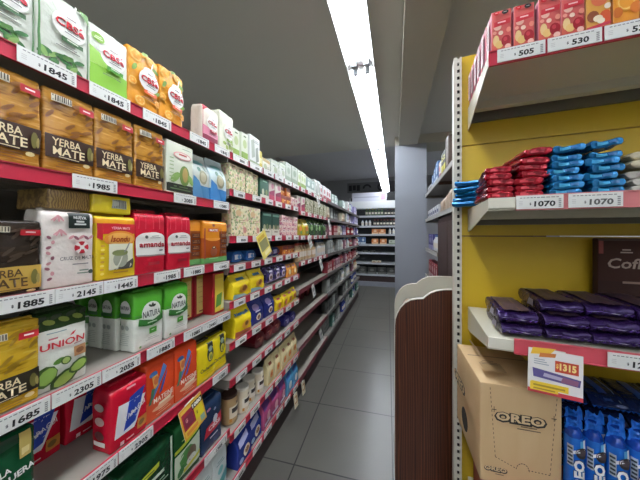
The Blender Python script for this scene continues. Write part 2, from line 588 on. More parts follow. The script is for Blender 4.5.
# white pack with green leaves and red word
p = Pack(.104, .065, .19, 'fold', M('#E6E8DE', .35, .15), [(.77, M('#E6E8DE', .35, .15)), (1, M('#2B4522', .35, .15))], seed=26)
for i in range(7):
    p.leaf(-.4 + i * .14, .9 + .03 * (-1) ** i, .12, .032, .4 * (-1) ** i, M('#7D8F3C' if i % 2 else '#1D3218'))
p.lines(-.12, .72, .55, 1, M('#8AA0A0'), t=.014)
p.text('UNION', 0, .565, .84, .085, M('#C4232F'), .02); p.quad([(.12, .63), (.2, .64), (.25, .69), (.18, .67)], M('#C4232F'), n=1)
p.lines(-.2, .645, .26, 1, M('#B8606A'), t=.02); p.lines(.28, .505, .26, 1, M('#A07070'), t=.012)
p.rect(.2, .33, .46, .47, M('#B98A60')); p.ell(.33, .4, .09, .04, M('#8A5A3A'), seg=10)
for cx, cz, L_, Wd, ro, c in ((-.34, .2, .24, .12, .9, '#3E5A25'), (-.3, .2, .19, .085, .9, '#7FA04A'), (.02, .1, .3, .1, .5, '#2F4A20'), (.03, .1, .24, .07, .5, '#8DA84E'), (.3, .2, .22, .085, .45, '#3A5624'), (.3, .2, .17, .06, .45, '#93AF55'), (-.1, .35, .12, .035, .3, '#4F7A2F'), (.03, .33, .1, .06, 1.1, '#3A5624'), (.03, .33, .075, .04, 1.1, '#A5BA6C')):
    p.leaf(cx, cz, L_, Wd, ro, M(c))
proto('union', 'yerba_mate_pack', 'yerba mate pack', p, [('top_flap', fold_flap(.104, .065, .19, M('#2B4522')), None)])

# green topped white pack
GZ = [(.55, M('#E4E8DE', .35, .15)), (1, M('#4FA32F', .35, .15))]
p = Pack(.104, .06, .19, 'fold', None, GZ, seed=27)
p.quad([(-.5, .55), (.5, .55), (.5, .45), (-.5, .62)], M('#3F8F2A'))
p.ell(.05, .6, .34, .2, M('#E9ECE4'), seg=24)
p.text('NATURA', .05, .59, .62, .11, M('#20242A'), .015)
for ro in (.4, 1.3, 2.5):
    p.leaf(.05 + .07 * math.cos(ro), .71 + .03 * math.sin(ro), .07, .02, ro, M('#26321F'))
p.quad([(-.4, .43), (.05, .38), (.05, .47), (-.38, .54)], M('#2E6B2B')); p.quad([(.05, .38), (.46, .44), (.44, .54), (.05, .47)], M('#2E6B2B'))
p.lines(.05, .435, .5, 1, M('#CFE3C6'), t=.016)
p.rect(-.06, .24, .22, .34, M('#4C9A34')); p.lines(.08, .29, .18, 1, M('#DFF0D6'), t=.012)
p.lines(.06, .17, .5, 2, M('#9AA39A'), .03, .008); p.ell(-.34, .07, .04, .02, M('#6F9F5C'), seg=8)
p.ell(0, .74, .36, .13, M('#E9ECE4'), 'L', 18); p.text('NATURA', 0, .75, .6, .06, M('#20242A'), .012, 'L'); p.rect(-.4, .6, .4, .66, M('#2E6B2B'), 'L', 3); p.ell(-.17, .42, .13, .04, M('#9DA69D'), 'L', 12); p.ell(.17, .42, .13, .04, M('#9DA69D'), 'L', 12); p.lines(0, .32, .7, 7, M('#A8AFA6'), .03, .008, 'L')
proto('natura', 'yerba_mate_pack', 'yerba mate pack', p, [('top_flap', fold_flap(.104, .06, .19, M('#3F8F2A')), None)])
p = Pack(.055, .1, .175, 'fold', None, [(.62, M('#E4E8DE', .35, .15)), (1, M('#4FA32F', .35, .15))], seed=28)
p.ell(0, .72, .36, .14, M('#E9ECE4'), seg=18); p.text('NATURA', 0, .74, .6, .07, M('#20242A'), .015); p.rect(-.4, .57, .4, .64, M('#2E6B2B'))
p.ell(-.17, .4, .13, .045, M('#9DA69D'), seg=12); p.ell(.17, .4, .13, .045, M('#9DA69D'), seg=12); p.lines(0, .3, .7, 7, M('#A8AFA6'), .03, .008)
proto('natura_side', 'yerba_mate_pack', 'yerba mate pack', p)

# red pack with red side borders around pale yellow panel
p = Pack(.078, .06, .195, 'box', M('#A81C26', .4), seed=29, wr=0, bulge=0, r=.003)
p.rect(-.34, .06, .34, .96, M('#E4D27E')); p.lines(0, .8, .5, 5, M('#B5A55A'), .12, .01); p.rect(-.34, .88, .34, .96, M('#D8B94E'))
p.lines(0, .1, .5, 1, M('#8A3A2A'), t=.03)
proto('cream_red', 'drink_powder_box', 'food box', p)
p = Pack(.078, .06, .195, 'box', M('#A81C26', .4), seed=30, wr=0, bulge=0, r=.003)
p.rect(-.36, .06, .44, .96, M('#E6CF4A')); p.quad([(-.3, .16), (.2, .2), (.3, .5), (-.2, .46)], M('#5E8F3B')); p.rect(-.36, .86, .44, .96, M('#D9B53C')); p.quad([(.1, .1), (.44, .1), (.44, .5), (.3, .3)], M('#D7DCA0'))
proto('yellow_green_red', 'drink_powder_box', 'food box', p)

# red pack, white slanted panel, blue banner
p = Pack(.112, .075, .185, 'fold', M('#C2132E', .3, .2), seed=31)
p.quad([(-.38, .22), (-.02, .22), (.34, .72), (.1, .72)], M('#E8E6E6')); p.quad([(-.42, .2), (.1, .2), (.44, .66), (-.32, .7)], M('#E8E6E6'))
p.quad([(-.2, .24), (.12, .3), (.42, .8), (-.02, .74)], M('#1E3FA4'))
p.text('TARAGÜI', .1, .5, .62, .1, M('#F4F4F4'), .008, rot=.3, slant=.1)
p.rect(.18, .12, .46, .3, M('#C77F33')); p.ell(.3, .21, .09, .05, M('#7D5A2A'), seg=10)
p.rect(-.28, .04, -.18, .1, M('#E8C9C9')); p.lines(-.02, .075, .3, 1, M('#E9B9BF'), t=.016)
p.lines(.0, .9, .4, 1, M('#E6A5AE'), t=.03)
p.ell(0, .5, .25, .07, M('#CBA9A6'), 'L', 14); p.ell(0, .28, .25, .07, M('#6B3035'), 'L', 14); p.rect(-.3, .12, .3, .19, M('#E6D8D4'), 'L', 3); p.ell(0, .72, .25, .06, M('#B9A7A4'), 'L', 14)
proto('taragui', 'yerba_mate_pack', 'yerba mate pack', p, [('top_flap', fold_flap(.112, .075, .185, M('#A80F27')), None)])

# red-orange pack with a blue bird
p = Pack(.112, .065, .205, 'fold', M('#DB4A22', .3, .15), seed=32)
p.rect(-.5, .02, .5, .34, M('#D8562F'))
p.quad([(-.38, .38), (-.3, .36), (.18, .8), (.08, .88)], M('#4F77B5')); p.ell(-.28, .78, .14, .05, M('#2F5E96'), seg=12)
p.quad([(-.34, .74), (-.14, .76), (-.12, .58), (-.26, .52)], M('#DFA24A')); p.ell(-.2, .66, .08, .07, M('#C96B35'), seg=12)
p.quad([(-.1, .4), (.0, .44), (.2, .76), (.04, .62)], M('#2C4F9C')); p.quad([(-.44, .3), (-.36, .3), (-.24, .54), (-.34, .56)], M('#4E7C58'))
p.text('MATEINE', .06, .33, .7, .085, M('#F6E3CF'), .015, arc=.07)
p.quad([(-.16, .22), (.3, .22), (.36, .29), (-.1, .26)], M('#F2E2C4'))
p.ell(.06, .19, .4, .04, M('#E8B08C'), seg=16); p.lines(.06, .12, .56, 2, M('#F0C3A0'), .04, .012)
proto('parrot', 'yerba_mate_pack', 'yerba mate pack', p, [('top_flap', fold_flap(.112, .065, .205, M('#C93F1C')), None)])

# yellow pack with dark oval
p = Pack(.108, .06, .165, 'fold', M('#E8D21E', .3, .15), seed=33)
p.quad([(.0, 1), (.3, .99), (.36, .8), (.02, .8)], M('#2B2F22')); p.ell(.18, .64, .2, .2, M('#2B3A22'), seg=20); p.ell(.18, .78, .12, .07, M('#8CA39A'), seg=12); p.ell(.18, .58, .13, .11, M('#CFC040'), seg=14); p.ell(.2, .56, .07, .07, M('#7B8A2E'), seg=10)
p.text('Cachamate', .02, .33, .8, .1, M('#4A4A16'), .03, rot=.03); p.lines(.05, .22, .5, 2, M('#A3921A'), .05, .014); p.rect(-.46, .05, .46, .12, M('#D8B81A'))
proto('cachamate', 'yerba_mate_pack', 'yerba mate pack', p, [('top_flap', fold_flap(.108, .06, .165, M('#3A3520')), None)])

# dark green pack lettered in white
p = Pack(.106, .075, .205, 'brick', M('#0F4A2C', .35, .15), seed=34, bulge=.006, r=.009)
p.quad([(-.5, .2), (.5, .4), (.5, .3), (-.5, .08)], M('#D6E2E4')); p.quad([(-.5, .02), (.5, .02), (.5, .3), (-.5, .08)], M('#BFD3DA'))
p.text('LA', .02, .665, .16, .06, W_, .02, rot=.1); p.text('TRANQUERA', -.02, .56, .96, .085, W_, .03, rot=.12)
p.rect(.22, .72, .4, .99, M('#B9A35A')); p.rect(.25, .75, .37, .83, M('#D9CC92')); p.quad([(-.5, .86), (.2, .9), (.2, 1), (-.5, 1)], M('#0A3520'))
proto('tranquera', 'yerba_mate_pack', 'yerba mate pack', p)

# large dark green pack, yellow and white lettering lines
p = Pack(.19, .08, .225, 'fold', M('#123F24', .3, .15), seed=35)
p.quad([(-.3, .62), (.2, .66), (.2, .74), (-.3, .7)], M('#C6CF3A')); p.lines(-.05, .67, .44, 1, M('#46591E'), t=.02)
p.lines(.1, .52, .6, 1, M('#DDE6D8'), t=.05); p.lines(.15, .43, .5, 2, M('#9FB8A0'), .05, .02)
p.quad([(-.5, .04), (.5, .04), (.5, .24), (-.5, .34)], M('#2D6B37')); p.leaf(-.2, .18, .16, .06, .3, M('#8FB860')); p.leaf(.2, .12, .18, .06, -.2, M('#BFD39A'))
p.rect(.44, .1, .5, .95, M('#B9C7B4'))
proto('bigdark', 'yerba_mate_pack', 'yerba mate pack', p, [('top_flap', fold_flap(.19, .08, .225, M('#0E331D')), None)])
p = Pack(.128, .07, .225, 'fold', M('#1C5A2E', .3, .15), seed=36)
p.quad([(-.5, .54), (.5, .64), (.5, .7), (-.5, .6)], M('#BFCB2E')); p.quad([(-.5, .1), (.5, .1), (.5, .6), (-.5, .5)], M('#CFDCC6'))
p.leaf(-.05, .36, .3, .16, .6, M('#4D8F45')); p.ell(.12, .34, .2, .13, M('#7A6752'), seg=14); p.ell(.1, .25, .2, .07, M('#E4E6DC'), seg=14); p.lines(0, .74, .6, 2, M('#8FBF6A'), .05, .02)
p.quad([(-.2, .12), (.5, .18), (.5, .24), (-.2, .18)], M('#C8C53A')); p.leaf(-.3, .2, .16, .06, 1, M('#2F7A3A'))
proto('greenwhite', 'yerba_mate_pack', 'yerba mate pack', p, [('top_flap', fold_flap(.128, .07, .225, M('#174A26')), None)])
p = Pack(.13, .07, .215, 'fold', M('#1F3556', .3, .15), seed=37)
p.quad([(-.4, .3), (.5, .34), (.5, .6), (-.3, .5)], M('#C01D33')); p.text('CBSé', .08, .44, .6, .1, M('#F0DADA'), .04); p.ell(.12, .56, .13, .08, M('#C9D2DA'), seg=12); p.lines(.06, .22, .6, 1, M('#C8D0DA'), t=.03)
p.ell(-.2, .84, .1, .03, M('#A9688A'), seg=8); p.ell(.1, .76, .07, .03, M('#6F7FA0'), seg=8)
proto('navy', 'yerba_mate_pack', 'yerba mate pack', p, [('top_flap', fold_flap(.13, .07, .215, M('#1A2C48')), None)])

# herbal landscape pack and tall blue pouches
p = Pack(.128, .065, .195, 'box', M('#DDE2CF', .4, .1), seed=38, wr=.0006, r=.004)
p.rect(-.5, .04, .5, .2, M('#23271F')); p.lines(0, .14, .8, 2, M('#5F7A4F'), .05, .02)
p.ell(.12, .38, .2, .2, M('#6E8A42'), seg=16); p.ell(.14, .4, .11, .15, M('#B79A5A'), seg=12); p.leaf(-.22, .32, .2, .07, .8, M('#86A85C')); p.leaf(.36, .32, .18, .06, 2.2, M('#7E9F55'))
p.ell(.05, .76, .34, .075, M('#D99A96'), seg=18); p.ell(.05, .76, .29, .055, M('#E9E6DA'), seg=18); p.lines(.05, .765, .44, 1, M('#B9473F'), t=.03); p.lines(.2, .9, .5, 1, M('#8FA08A'), t=.014)
for i in range(7):
    p.lines(-.36, .24 + i * .07, .2, 1, M('#A3B98A'), t=.02)
proto('herbal', 'yerba_mate_pack', 'yerba mate pack', p)
def pouch_blue(kind, top, low, w, h):
    p = Pack(w, .07, h, 'pouch', M(top, .3, .2), [(.3, M(low, .3, .2)), (1, M(top, .3, .2))], seed=len(PROTO), wr=.002)
    p.ell(.06, .5, .25, .17, M('#8F8F72'), seg=16); p.ell(.06, .5, .17, .11, M('#B9B294'), seg=14); p.quad([(-.5, .0), (.1, .02), (-.2, .4), (-.5, .5)], M(low)); p.leaf(-.1, .68, .14, .05, .8, M('#51786A')); p.leaf(.25, .72, .12, .04, 2, M('#6C8A7A')); p.ell(0, .84, .35, .05, M('#6FA6A6'), seg=14)
    mb = MB(); mb.box(-w * .47, w * .47, -.0025, .0025, h - .008, h + .008, M(top))
    proto(kind, 'herb_pouch', 'herb pouch', p, [('top_seal', mb.mesh('seal'), None)])
pouch_blue('pouch_grey', '#C9CFC8', '#4E86B4', .1, .185); pouch_blue('pouch_blue', '#C3D4D6', '#3D7FBB', .115, .19)
p = Pack(.10, .06, .21, 'fold', M('#DDE6E4', .35, .2), seed=41)
p.quad([(-.5, .1), (.5, .3), (.5, .55), (-.5, .3)], M('#4FA0A8')); p.leaf(0, .6, .2, .08, .6, M('#7FBFBF')); p.lines(0, .8, .6, 2, M('#7A9A9A'), .05, .02)
proto('white_teal', 'herb_pouch', 'herb pouch', p)
p = Pack(.105, .19, .052, 'brick', M('#DCC52E', .35, .15), seed=42)
p.rect(-.05, .3, .35, .8, M('#9A9A8C'))
for i in range(9):
    p.rect(-.04 + i * .042, .34, -.022 + i * .042, .78, M('#3A3A34'), n=1)
proto('lying_yellow', 'yerba_mate_pack', 'yerba mate pack', p)
p = Pack(.09, .12, .05, 'brick', MP(['#6B5230', '#8C6E3E', '#A58A50'], 60, 'wave', .35), seed=43)
proto('lying_brown', 'yerba_mate_pack', 'yerba mate pack', p)

# ------------------------------------------------------------------ smaller goods
def simple(kind, name, cat, w, d, h, shape, mat, decs=(), zones=None, wr=.001, r=.004, parts=(), n=8, bulge=.003):
    p = Pack(w, d, h, shape, mat, zones, seed=len(PROTO), wr=wr, r=r, n=n, bulge=bulge)
    for dc in decs:
        getattr(p, dc[0])(*dc[1:])
    proto(kind, name, cat, p, parts)

def R(x0, z0, x1, z1, c, face='F'): return ('rect', x0, z0, x1, z1, M(c), face, 3)
def El(cx, cz, rx, rz, c, face='F'): return ('ell', cx, cz, rx, rz, M(c), face, 12)
def Q(a, b, c, d, col): return ('quad', [a, b, c, d], M(col))
def Ln(cx, cz, w, n, c, gap=.06, t=.02): return ('lines', cx, cz, w, n, M(c), gap, t)
def Tx(s, cx, cz, w, h, c, b=.03): return ('text', s, cx, cz, w, h, M(c), b)

FLORAL = MP(['#E6DDBC', '#E6DDBC', '#C6CE9A', '#E3D3A0', '#E6DDBC', '#D9A9A0', '#8FA070', '#E6DDBC'], 95, 'voronoi', .45)
PINKFL = MP(['#D9B5AE', '#E6D9CC', '#C4788A', '#E6D9CC', '#D9A9A0', '#A8627A'], 90, 'voronoi', .45)
SAGE = MP(['#DDE2DA', '#C8D0C6', '#E6E8E2', '#AEBBA6'], 60, 'noise', .45)
# tea boxes
simple('tea_floral', 'tea_box', 'tea box', .078, .065, .135, 'box', FLORAL, [Ln(0, .9, .6, 1, '#8A6A50', t=.05), El(0, .35, .2, .12, '#C8C58E')], wr=0, bulge=0, r=.002)
simple('tea_floral_tall', 'tea_box', 'tea box', .13, .065, .165, 'box', FLORAL, [El(-.1, .75, .18, .1, '#D9B98A'), Ln(.1, .5, .5, 2, '#A7A06A'), El(.3, .2, .12, .1, '#C98A80')], wr=0, bulge=0, r=.002)
simple('tea_green', 'tea_box', 'tea box', .11, .065, .125, 'box', M('#2E5A46', .4), [R(-.5, 0, .5, .2, '#DADBCB'), Ln(0, .85, .7, 1, '#8DB39A', t=.06), El(-.2, .34, .13, .16, '#C9CDB0'), El(.2, .34, .13, .16, '#7E8F60')], wr=0, bulge=0, r=.002)
simple('tea_darkgreen', 'tea_box', 'tea box', .12, .065, .155, 'box', M('#22463A', .4), [R(-.5, 0, .5, .3, '#D5D3C4'), R(-.4, .84, .4, .93, '#7EA894'), El(-.28, .36, .12, .12, '#B6AE8C'), El(0, .38, .12, .13, '#6E7B52'), El(.28, .36, .12, .12, '#A8A284'), Ln(0, .14, .7, 1, '#8A8474', t=.06)], wr=0, bulge=0, r=.002)
simple('tea_pinkred', 'tea_box', 'tea box', .085, .065, .135, 'box', M('#D8D3C8', .4), [R(-.5, 0, .5, .3, '#B8365A'), Q((-.5, .3), (.5, .3), (.5, .6), (-.5, .42), '#8E2A50'), El(.1, .75, .25, .14, '#C98A9A')], wr=0, bulge=0, r=.002)
simple('tea_orange', 'tea_box', 'tea box', .085, .065, .064, 'box', M('#B5602A', .4), [R(-.5, .6, .5, 1, '#7A2E22'), El(-.15, .35, .2, .25, '#E0A040'), Ln(.2, .4, .4, 1, '#F0D9A0', t=.1)], wr=0, bulge=0, r=.002)
simple('tea_pink', 'tea_box', 'tea box', .075, .065, .075, 'box', PINKFL, [R(-.4, .35, .4, .6, '#E3D5CC'), Ln(0, .45, .5, 1, '#8A4A5A', t=.08)], wr=0, bulge=0, r=.002)
simple('tea_white', 'tea_box', 'tea box', .1, .068, .11, 'box', SAGE, [R(-.5, .78, .5, 1, '#C2CBB8'), El(.1, .4, .25, .2, '#B0BC9E'), Ln(-.1, .6, .5, 1, '#5D7060', t=.06)], wr=0, bulge=0, r=.002)
simple('tea_beige', 'tea_box', 'tea box', .1, .07, .085, 'box', M('#DADACA', .45), [R(-.5, .75, .5, 1, '#B39A5A'), El(-.15, .4, .22, .22, '#A5B08A'), Ln(.22, .4, .36, 2, '#8A8A70', .12, .05)], wr=0, bulge=0, r=.002)
simple('tall_white', 'herb_box', 'food box', .1, .07, .165, 'box', M('#DDE0DC', .45), [R(-.5, 0, .5, .12, '#9AAB8A'), Q((-.3, .2), (.0, .3), (-.1, .9), (-.4, .8), '#A9B2A4'), Q((.1, .1), (.4, .2), (.3, .7), (.05, .6), '#8D978C'), Ln(.1, .85, .5, 2, '#6A736A', .06, .02)], wr=0, bulge=0, r=.002)
simple('whitegreen', 'herb_box', 'food box', .068, .07, .15, 'box', M('#D6DCC8', .45), [R(-.5, 0, .5, .3, '#88A84E'), El(0, .6, .3, .16, '#B5C68E'), Ln(0, .85, .6, 1, '#4F6B3A', t=.05)], wr=0, bulge=0, r=.002)
simple('yellow_narrow', 'herb_box', 'food box', .04, .07, .11, 'box', M('#CDBB4A', .45), [R(-.5, .3, .5, .6, '#E4DDA0')], wr=0, bulge=0, r=.002)
# pouches and biscuit packs
simple('blue_low', 'biscuit_pack', 'biscuit pack', .1, .15, .06, 'pillow_x', M('#2B5EA0', .25, .4), [Q((-.3, .3), (.3, .3), (.3, .7), (-.3, .7), '#C9D6E2'), El(.1, .5, .15, .2, '#3F83C4')], wr=.003)
simple('navy_low', 'biscuit_pack', 'biscuit pack', .11, .15, .062, 'pillow_x', M('#26305E', .25, .4), [Q((-.35, .25), (.1, .3), (.15, .75), (-.3, .7), '#8A94B8'), El(.25, .5, .12, .25, '#5A3F3A')], wr=.003)
simple('yellow_pouch', 'cocoa_pouch', 'cocoa pouch', .145, .07, .125, 'pouch', M('#E6CB22', .3, .25), [El(.08, .34, .26, .18, '#C9962A'), El(.12, .36, .16, .12, '#8A5520'), Ln(0, .72, .7, 1, '#2F6B8A', t=.1), Q((-.5, 0), (.3, 0), (.1, .12), (-.5, .2), '#7FA8A8')], wr=.003, n=7)
simple('yellow_big', 'cocoa_pouch', 'cocoa pouch', .15, .08, .155, 'pouch', M('#E8CF1E', .3, .25), [('text', 'Nesquik', 0, .72, .8, .13, M('#1F5E86'), .05), El(.12, .32, .26, .14, '#D89A24'), El(.15, .34, .12, .08, '#7A4A1C'), Q((-.5, 0), (.5, 0), (.5, .12), (-.5, .2), '#A85A3A')], wr=.003, n=7)
simple('purple_pack', 'biscuit_pack', 'biscuit pack', .098, .1, .115, 'pillow_z', MP(['#2E2654', '#463A78', '#241E40', '#8A7FA8'], 55, 'voronoi', .25), [El(0, .45, .25, .2, '#B8A9B8'), El(.05, .42, .15, .12, '#5A3A30'), Ln(0, .75, .6, 1, '#CBC4DC', t=.08)], wr=.003)
simple('blue_pouch', 'biscuit_pack', 'biscuit pack', .125, .07, .15, 'pouch', M('#232E78', .25, .25), [El(.08, .26, .2, .14, '#E2D9CC'), El(.1, .24, .13, .09, '#7A4A35'), El(-.1, .66, .24, .13, '#8C7FB4'), Ln(.0, .48, .6, 1, '#C9CDE2', t=.06)], wr=.002, n=6)
simple('yellow_small', 'soup_packet', 'food packet', .088, .05, .1, 'pouch', M('#E3C624', .3, .2), [El(0, .35, .25, .2, '#B55A26'), Ln(0, .72, .7, 1, '#B02420', t=.12), R(-.5, 0, .5, .1, '#C9A84A')], wr=.002)
simple('orange_small', 'soup_packet', 'food packet', .09, .05, .1, 'pouch', M('#D08A3A', .35, .2), [El(0, .4, .25, .2, '#E8D49A'), Ln(0, .75, .6, 1, '#8A2A1A', t=.1)], wr=.002)
simple('darkred', 'biscuit_pack', 'biscuit pack', .11, .14, .09, 'pillow_x', M('#6A1622', .28, .4), [El(.1, .5, .2, .2, '#9A4A3A'), Ln(-.15, .6, .4, 1, '#C08A7A', t=.08)], wr=.003)
simple('violet', 'biscuit_pack', 'biscuit pack', .11, .14, .08, 'pillow_x', M('#33308A', .28, .4), [El(.1, .5, .2, .22, '#8A86C8'), Ln(-.15, .6, .4, 1, '#C9C9E8', t=.08)], wr=.003)
# jars with lids
def jar(kind, body, lab, lidc, r=.036, h=.135):
    mb = MB()
    mb.lathe([(r * .93, 0), (r, .006), (r, h * .82), (r * .93, h * .88), (r * .93, h * .9)], M(body, .4), 18)
    for q0, q1, z0, z1, c in ((-2.5, -.6, .22, .62, lab), (-2.2, -.9, .4, .56, '#3A3634'), (-2.5, -2.2, .1, .22, '#C98A3A'), (-1.6, -1.2, .66, .74, '#7A6A5A')):
        mb.grid(lambda a, z: ((r + .0012 + (.0006 if c == '#3A3634' else 0)) * math.cos(a), (r + .0012 + (.0006 if c == '#3A3634' else 0)) * math.sin(a), z * h), lsp(q0, q1, 8), (z0, z1), M(c))
    lid = MB(); lid.lathe([(r * .98, h * .9), (r * .98, h * .985), (r * .9, h)], M(lidc, .4), 18)
    class O: pass
    o = O(); o.mb = mb; o.w = o.d = 2 * r; o.h = h
    proto(kind, 'storage_jar', 'jar', o, [('lid', lid.mesh('lid'), None)])
jar('jar_cream', '#E2D6BE', '#EFE9DC', '#E6E0D2'); jar('jar_brown', '#C9A878', '#EADFC9', '#4A332A', .04, .15)
simple('flower_pack', 'sweet_packet', 'food packet', .1, .05, .17, 'pouch', M('#E8D8A8', .35, .2), [El(0, .35, .25, .15, '#D98A2A'), El(0, .35, .1, .06, '#B5501E'), Ln(0, .7, .6, 1, '#9A5A3A', t=.1), R(-.5, 0, .5, .08, '#D9B25A')], wr=.002)
simple('cookie_blue', 'biscuit_pack', 'biscuit pack', .12, .07, .18, 'pouch', M('#26388C', .22, .3), [El(.1, .3, .22, .17, '#E4DCCB'), El(.12, .3, .14, .1, '#8A6038'), Q((-.4, .55), (.3, .65), (.3, .8), (-.4, .7), '#B8BCE6'), El(-.25, .15, .14, .08, '#8FB4DA')], wr=.003, n=7)
simple('cookie_pink', 'biscuit_pack', 'biscuit pack', .105, .07, .18, 'pouch', M('#B5527E', .22, .3), [El(.1, .35, .22, .16, '#E4A3B5'), Q((-.4, .6), (.4, .7), (.4, .95), (-.4, .9), '#6E3F8A'), Q((-.4, .1), (.3, .14), (.3, .22), (-.4, .2), '#D9D0E6')], wr=.003, n=7)
simple('cookie_sky', 'biscuit_pack', 'biscuit pack', .12, .07, .18, 'pouch', M('#5AA0CC', .25, .3), [El(.0, .35, .25, .15, '#D9E6EC'), Q((-.4, .65), (.4, .7), (.4, .85), (-.4, .8), '#2A5AA0')], wr=.003, n=7)
simple('olive_pack', 'tea_box', 'tea box', .1, .06, .14, 'box', MP(['#8E8F6A', '#B9B79A', '#6F7550', '#C9C6B0'], 70, 'voronoi', .45), [Ln(0, .7, .6, 2, '#D6D2BC', .1, .05)], wr=0, bulge=0, r=.002)
simple('green_dark', 'coffee_pouch', 'coffee pouch', .13, .07, .17, 'pouch', M('#3C5A34', .35, .25), [El(0, .45, .25, .18, '#6B8A52'), Ln(0, .75, .6, 1, '#A9BF8A', t=.06)], wr=.002)
simple('yellow_green', 'coffee_pouch', 'coffee pouch', .12, .07, .15, 'pouch', M('#B9A63A', .35, .25), [El(0, .4, .28, .18, '#D98A2A'), El(.1, .2, .2, .1, '#5F8F3A')], wr=.002)
def bottle(kind, body, cap, r=.03, h=.16):
    mb = MB(); mb.lathe([(r * .9, 0), (r, .006), (r, h * .62), (r * .45, h * .8), (r * .42, h * .88)], M(body, .3), 14)
    mb.grid(lambda a, z: ((r + .001) * math.cos(a), (r + .001) * math.sin(a), z * h), lsp(-2.6, -.5, 8), (.2, .5), M('#D9D2C4'))
    cp = MB(); cp.lathe([(r * .46, h * .87), (r * .46, h)], M(cap, .4), 12)
    class O: pass
    o = O(); o.mb = mb; o.w = o.d = 2 * r; o.h = h
    proto(kind, 'bottle', 'bottle', o, [('cap', cp.mesh('cap'), None)])
bottle('bottle_beige', '#C9B08A', '#B04A3A'); bottle('bottle_white', '#D5D8DA', '#4A6A9A', .034, .17); bottle('bottle_red', '#A8323A', '#DADADA', .034, .17); bottle('bottle_dark', '#2A2E2A', '#8A3030', .036, .17); bottle('bottle_blue', '#3A4A9A', '#C9CCDA', .036, .18)
bottle('bottle_green', '#3F5E36', '#C8B45A', .034, .19); bottle('bottle_violet', '#7A72A8', '#D5D2E2', .036, .17)
def box2(kind, a, b, w, h, d=.07, name='food_box', cat='food box'):
    simple(kind, name, cat, w, d, h, 'box', M(a, .45), [R(-.5, .0, .5, .3, b), El(0, .6, .25, .18, b), Ln(0, .86, .6, 1, b, t=.05)], wr=0, bulge=0, r=.003, n=3)
box2('bx_grey', '#8A8F8A', '#A9AEA9', .14, .16); box2('bx_palegreen', '#B9C2B4', '#8FA08A', .12, .15); box2('bx_cream', '#CFC8B4', '#A8866A', .12, .14); box2('bx_red', '#8E2A34', '#C9B0A8', .12, .13); box2('bx_white', '#D9DCDA', '#A94A55', .12, .16)
box2('bx_lilac', '#8F88B0', '#C9C6DA', .12, .16); box2('bx_indigo', '#3E3C7E', '#A9A6CC', .12, .18); box2('bx_dark', '#3A3C3A', '#6A6C68', .14, .15); box2('bx_teal', '#4A7A70', '#C9D5CC', .12, .15); box2('bx_mauve', '#8A5A6A', '#D0B8B8', .12, .14); box2('bx_blue', '#4A6A9A', '#C6D2DE', .14, .14); box2('bx_orange', '#C87A45', '#E0C09A', .18, .15); box2('bx_mint', '#9AB0A8', '#DDE5E0', .12, .13)

# ------------------------------------------------------------------ end cap goods
def juice(kind, base, foot, decs):
    p = Pack(.0455, .044, .117, 'box', M(base, .32), seed=len(PROTO), wr=0, bulge=0, r=.0015, n=4, side=M('#C9788A' if kind == 'juice_red' else '#C98A4A', .35))
    p.rect(-.5, 0, .5, .06, M(foot), n=2)
    for dc in decs:
        getattr(p, dc[0])(*dc[1:])
    p.ell(-.28, .93, .14, .045, M('#C8202E'), seg=12); p.ell(.16, .92, .17, .05, M('#23272A'), seg=12); p.lines(.16, .915, .24, 1, M('#C9CCC8'), t=.015); p.lines(-.28, .925, .18, 1, M('#F2C9C9'), t=.015)
    p.rect(-.3, .1, .3, .9, M('#E4C9C9'), 'L', 3); p.lines(0, .75, .5, 6, M('#9A5A68'), .09, .03, 'L')
    st = MB(); st.tube([(-.0248, .004, .015), (-.0248, .004, .095), (-.024, .012, .108)], .002, M('#F0F0F0', .3), 8)
    proto(kind, 'juice_carton', 'juice carton', p, [('straw', st.mesh('straw'), 'white drinking straw')])
rj = [R(-.5, .06, .5, .3, '#D0604F'), El(-.2, .62, .2, .08, '#E9B9A8'), Q((-.4, .62), (.42, .66), (.44, .78), (-.38, .74), '#C8303C'), Ln(0, .7, .6, 1, '#F0D0CC', t=.03), El(-.28, .3, .16, .13, '#EBCB8E'), El(-.12, .2, .2, .09, '#E8C27A'), El(.22, .26, .24, .13, '#9C1626'), El(.18, .3, .1, .05, '#C23A44'), El(.3, .12, .15, .06, '#EFC0B0'), El(-.05, .46, .12, .05, '#F0D2BE'), El(.34, .5, .12, .06, '#E4937F'), El(-.36, .48, .1, .04, '#E9A08E')]
juice('juice_red', '#CC5F5C', '#A82A3B', rj)
juice('juice_peach', '#D9A04A', '#B0306A', [El(.05, .7, .36, .17, '#D9704A'), El(.28, .28, .26, .15, '#D0562E'), El(-.22, .34, .25, .12, '#8A4A2A'), El(-.02, .28, .2, .07, '#EFE0C0'), El(.1, .22, .16, .06, '#F0E6CC'), El(.36, .5, .14, .06, '#F0E4D0'), Ln(0, .84, .6, 1, '#8A3A1A', t=.03), Q((-.5, .06), (.5, .12), (.5, .18), (-.5, .12), '#C0394A')])
juice('juice_orange', '#E0932A', '#D9A23A', [El(0, .5, .4, .2, '#E8A53A'), El(0, .5, .34, .17, '#EFC069'), El(0, .5, .28, .14, '#E59A2E'), El(.36, .34, .24, .12, '#D9792A'), El(-.34, .3, .2, .11, '#C96A24'), El(.1, .74, .14, .04, '#5F8F3A'), Ln(0, .84, .6, 1, '#B0501A', t=.03)])

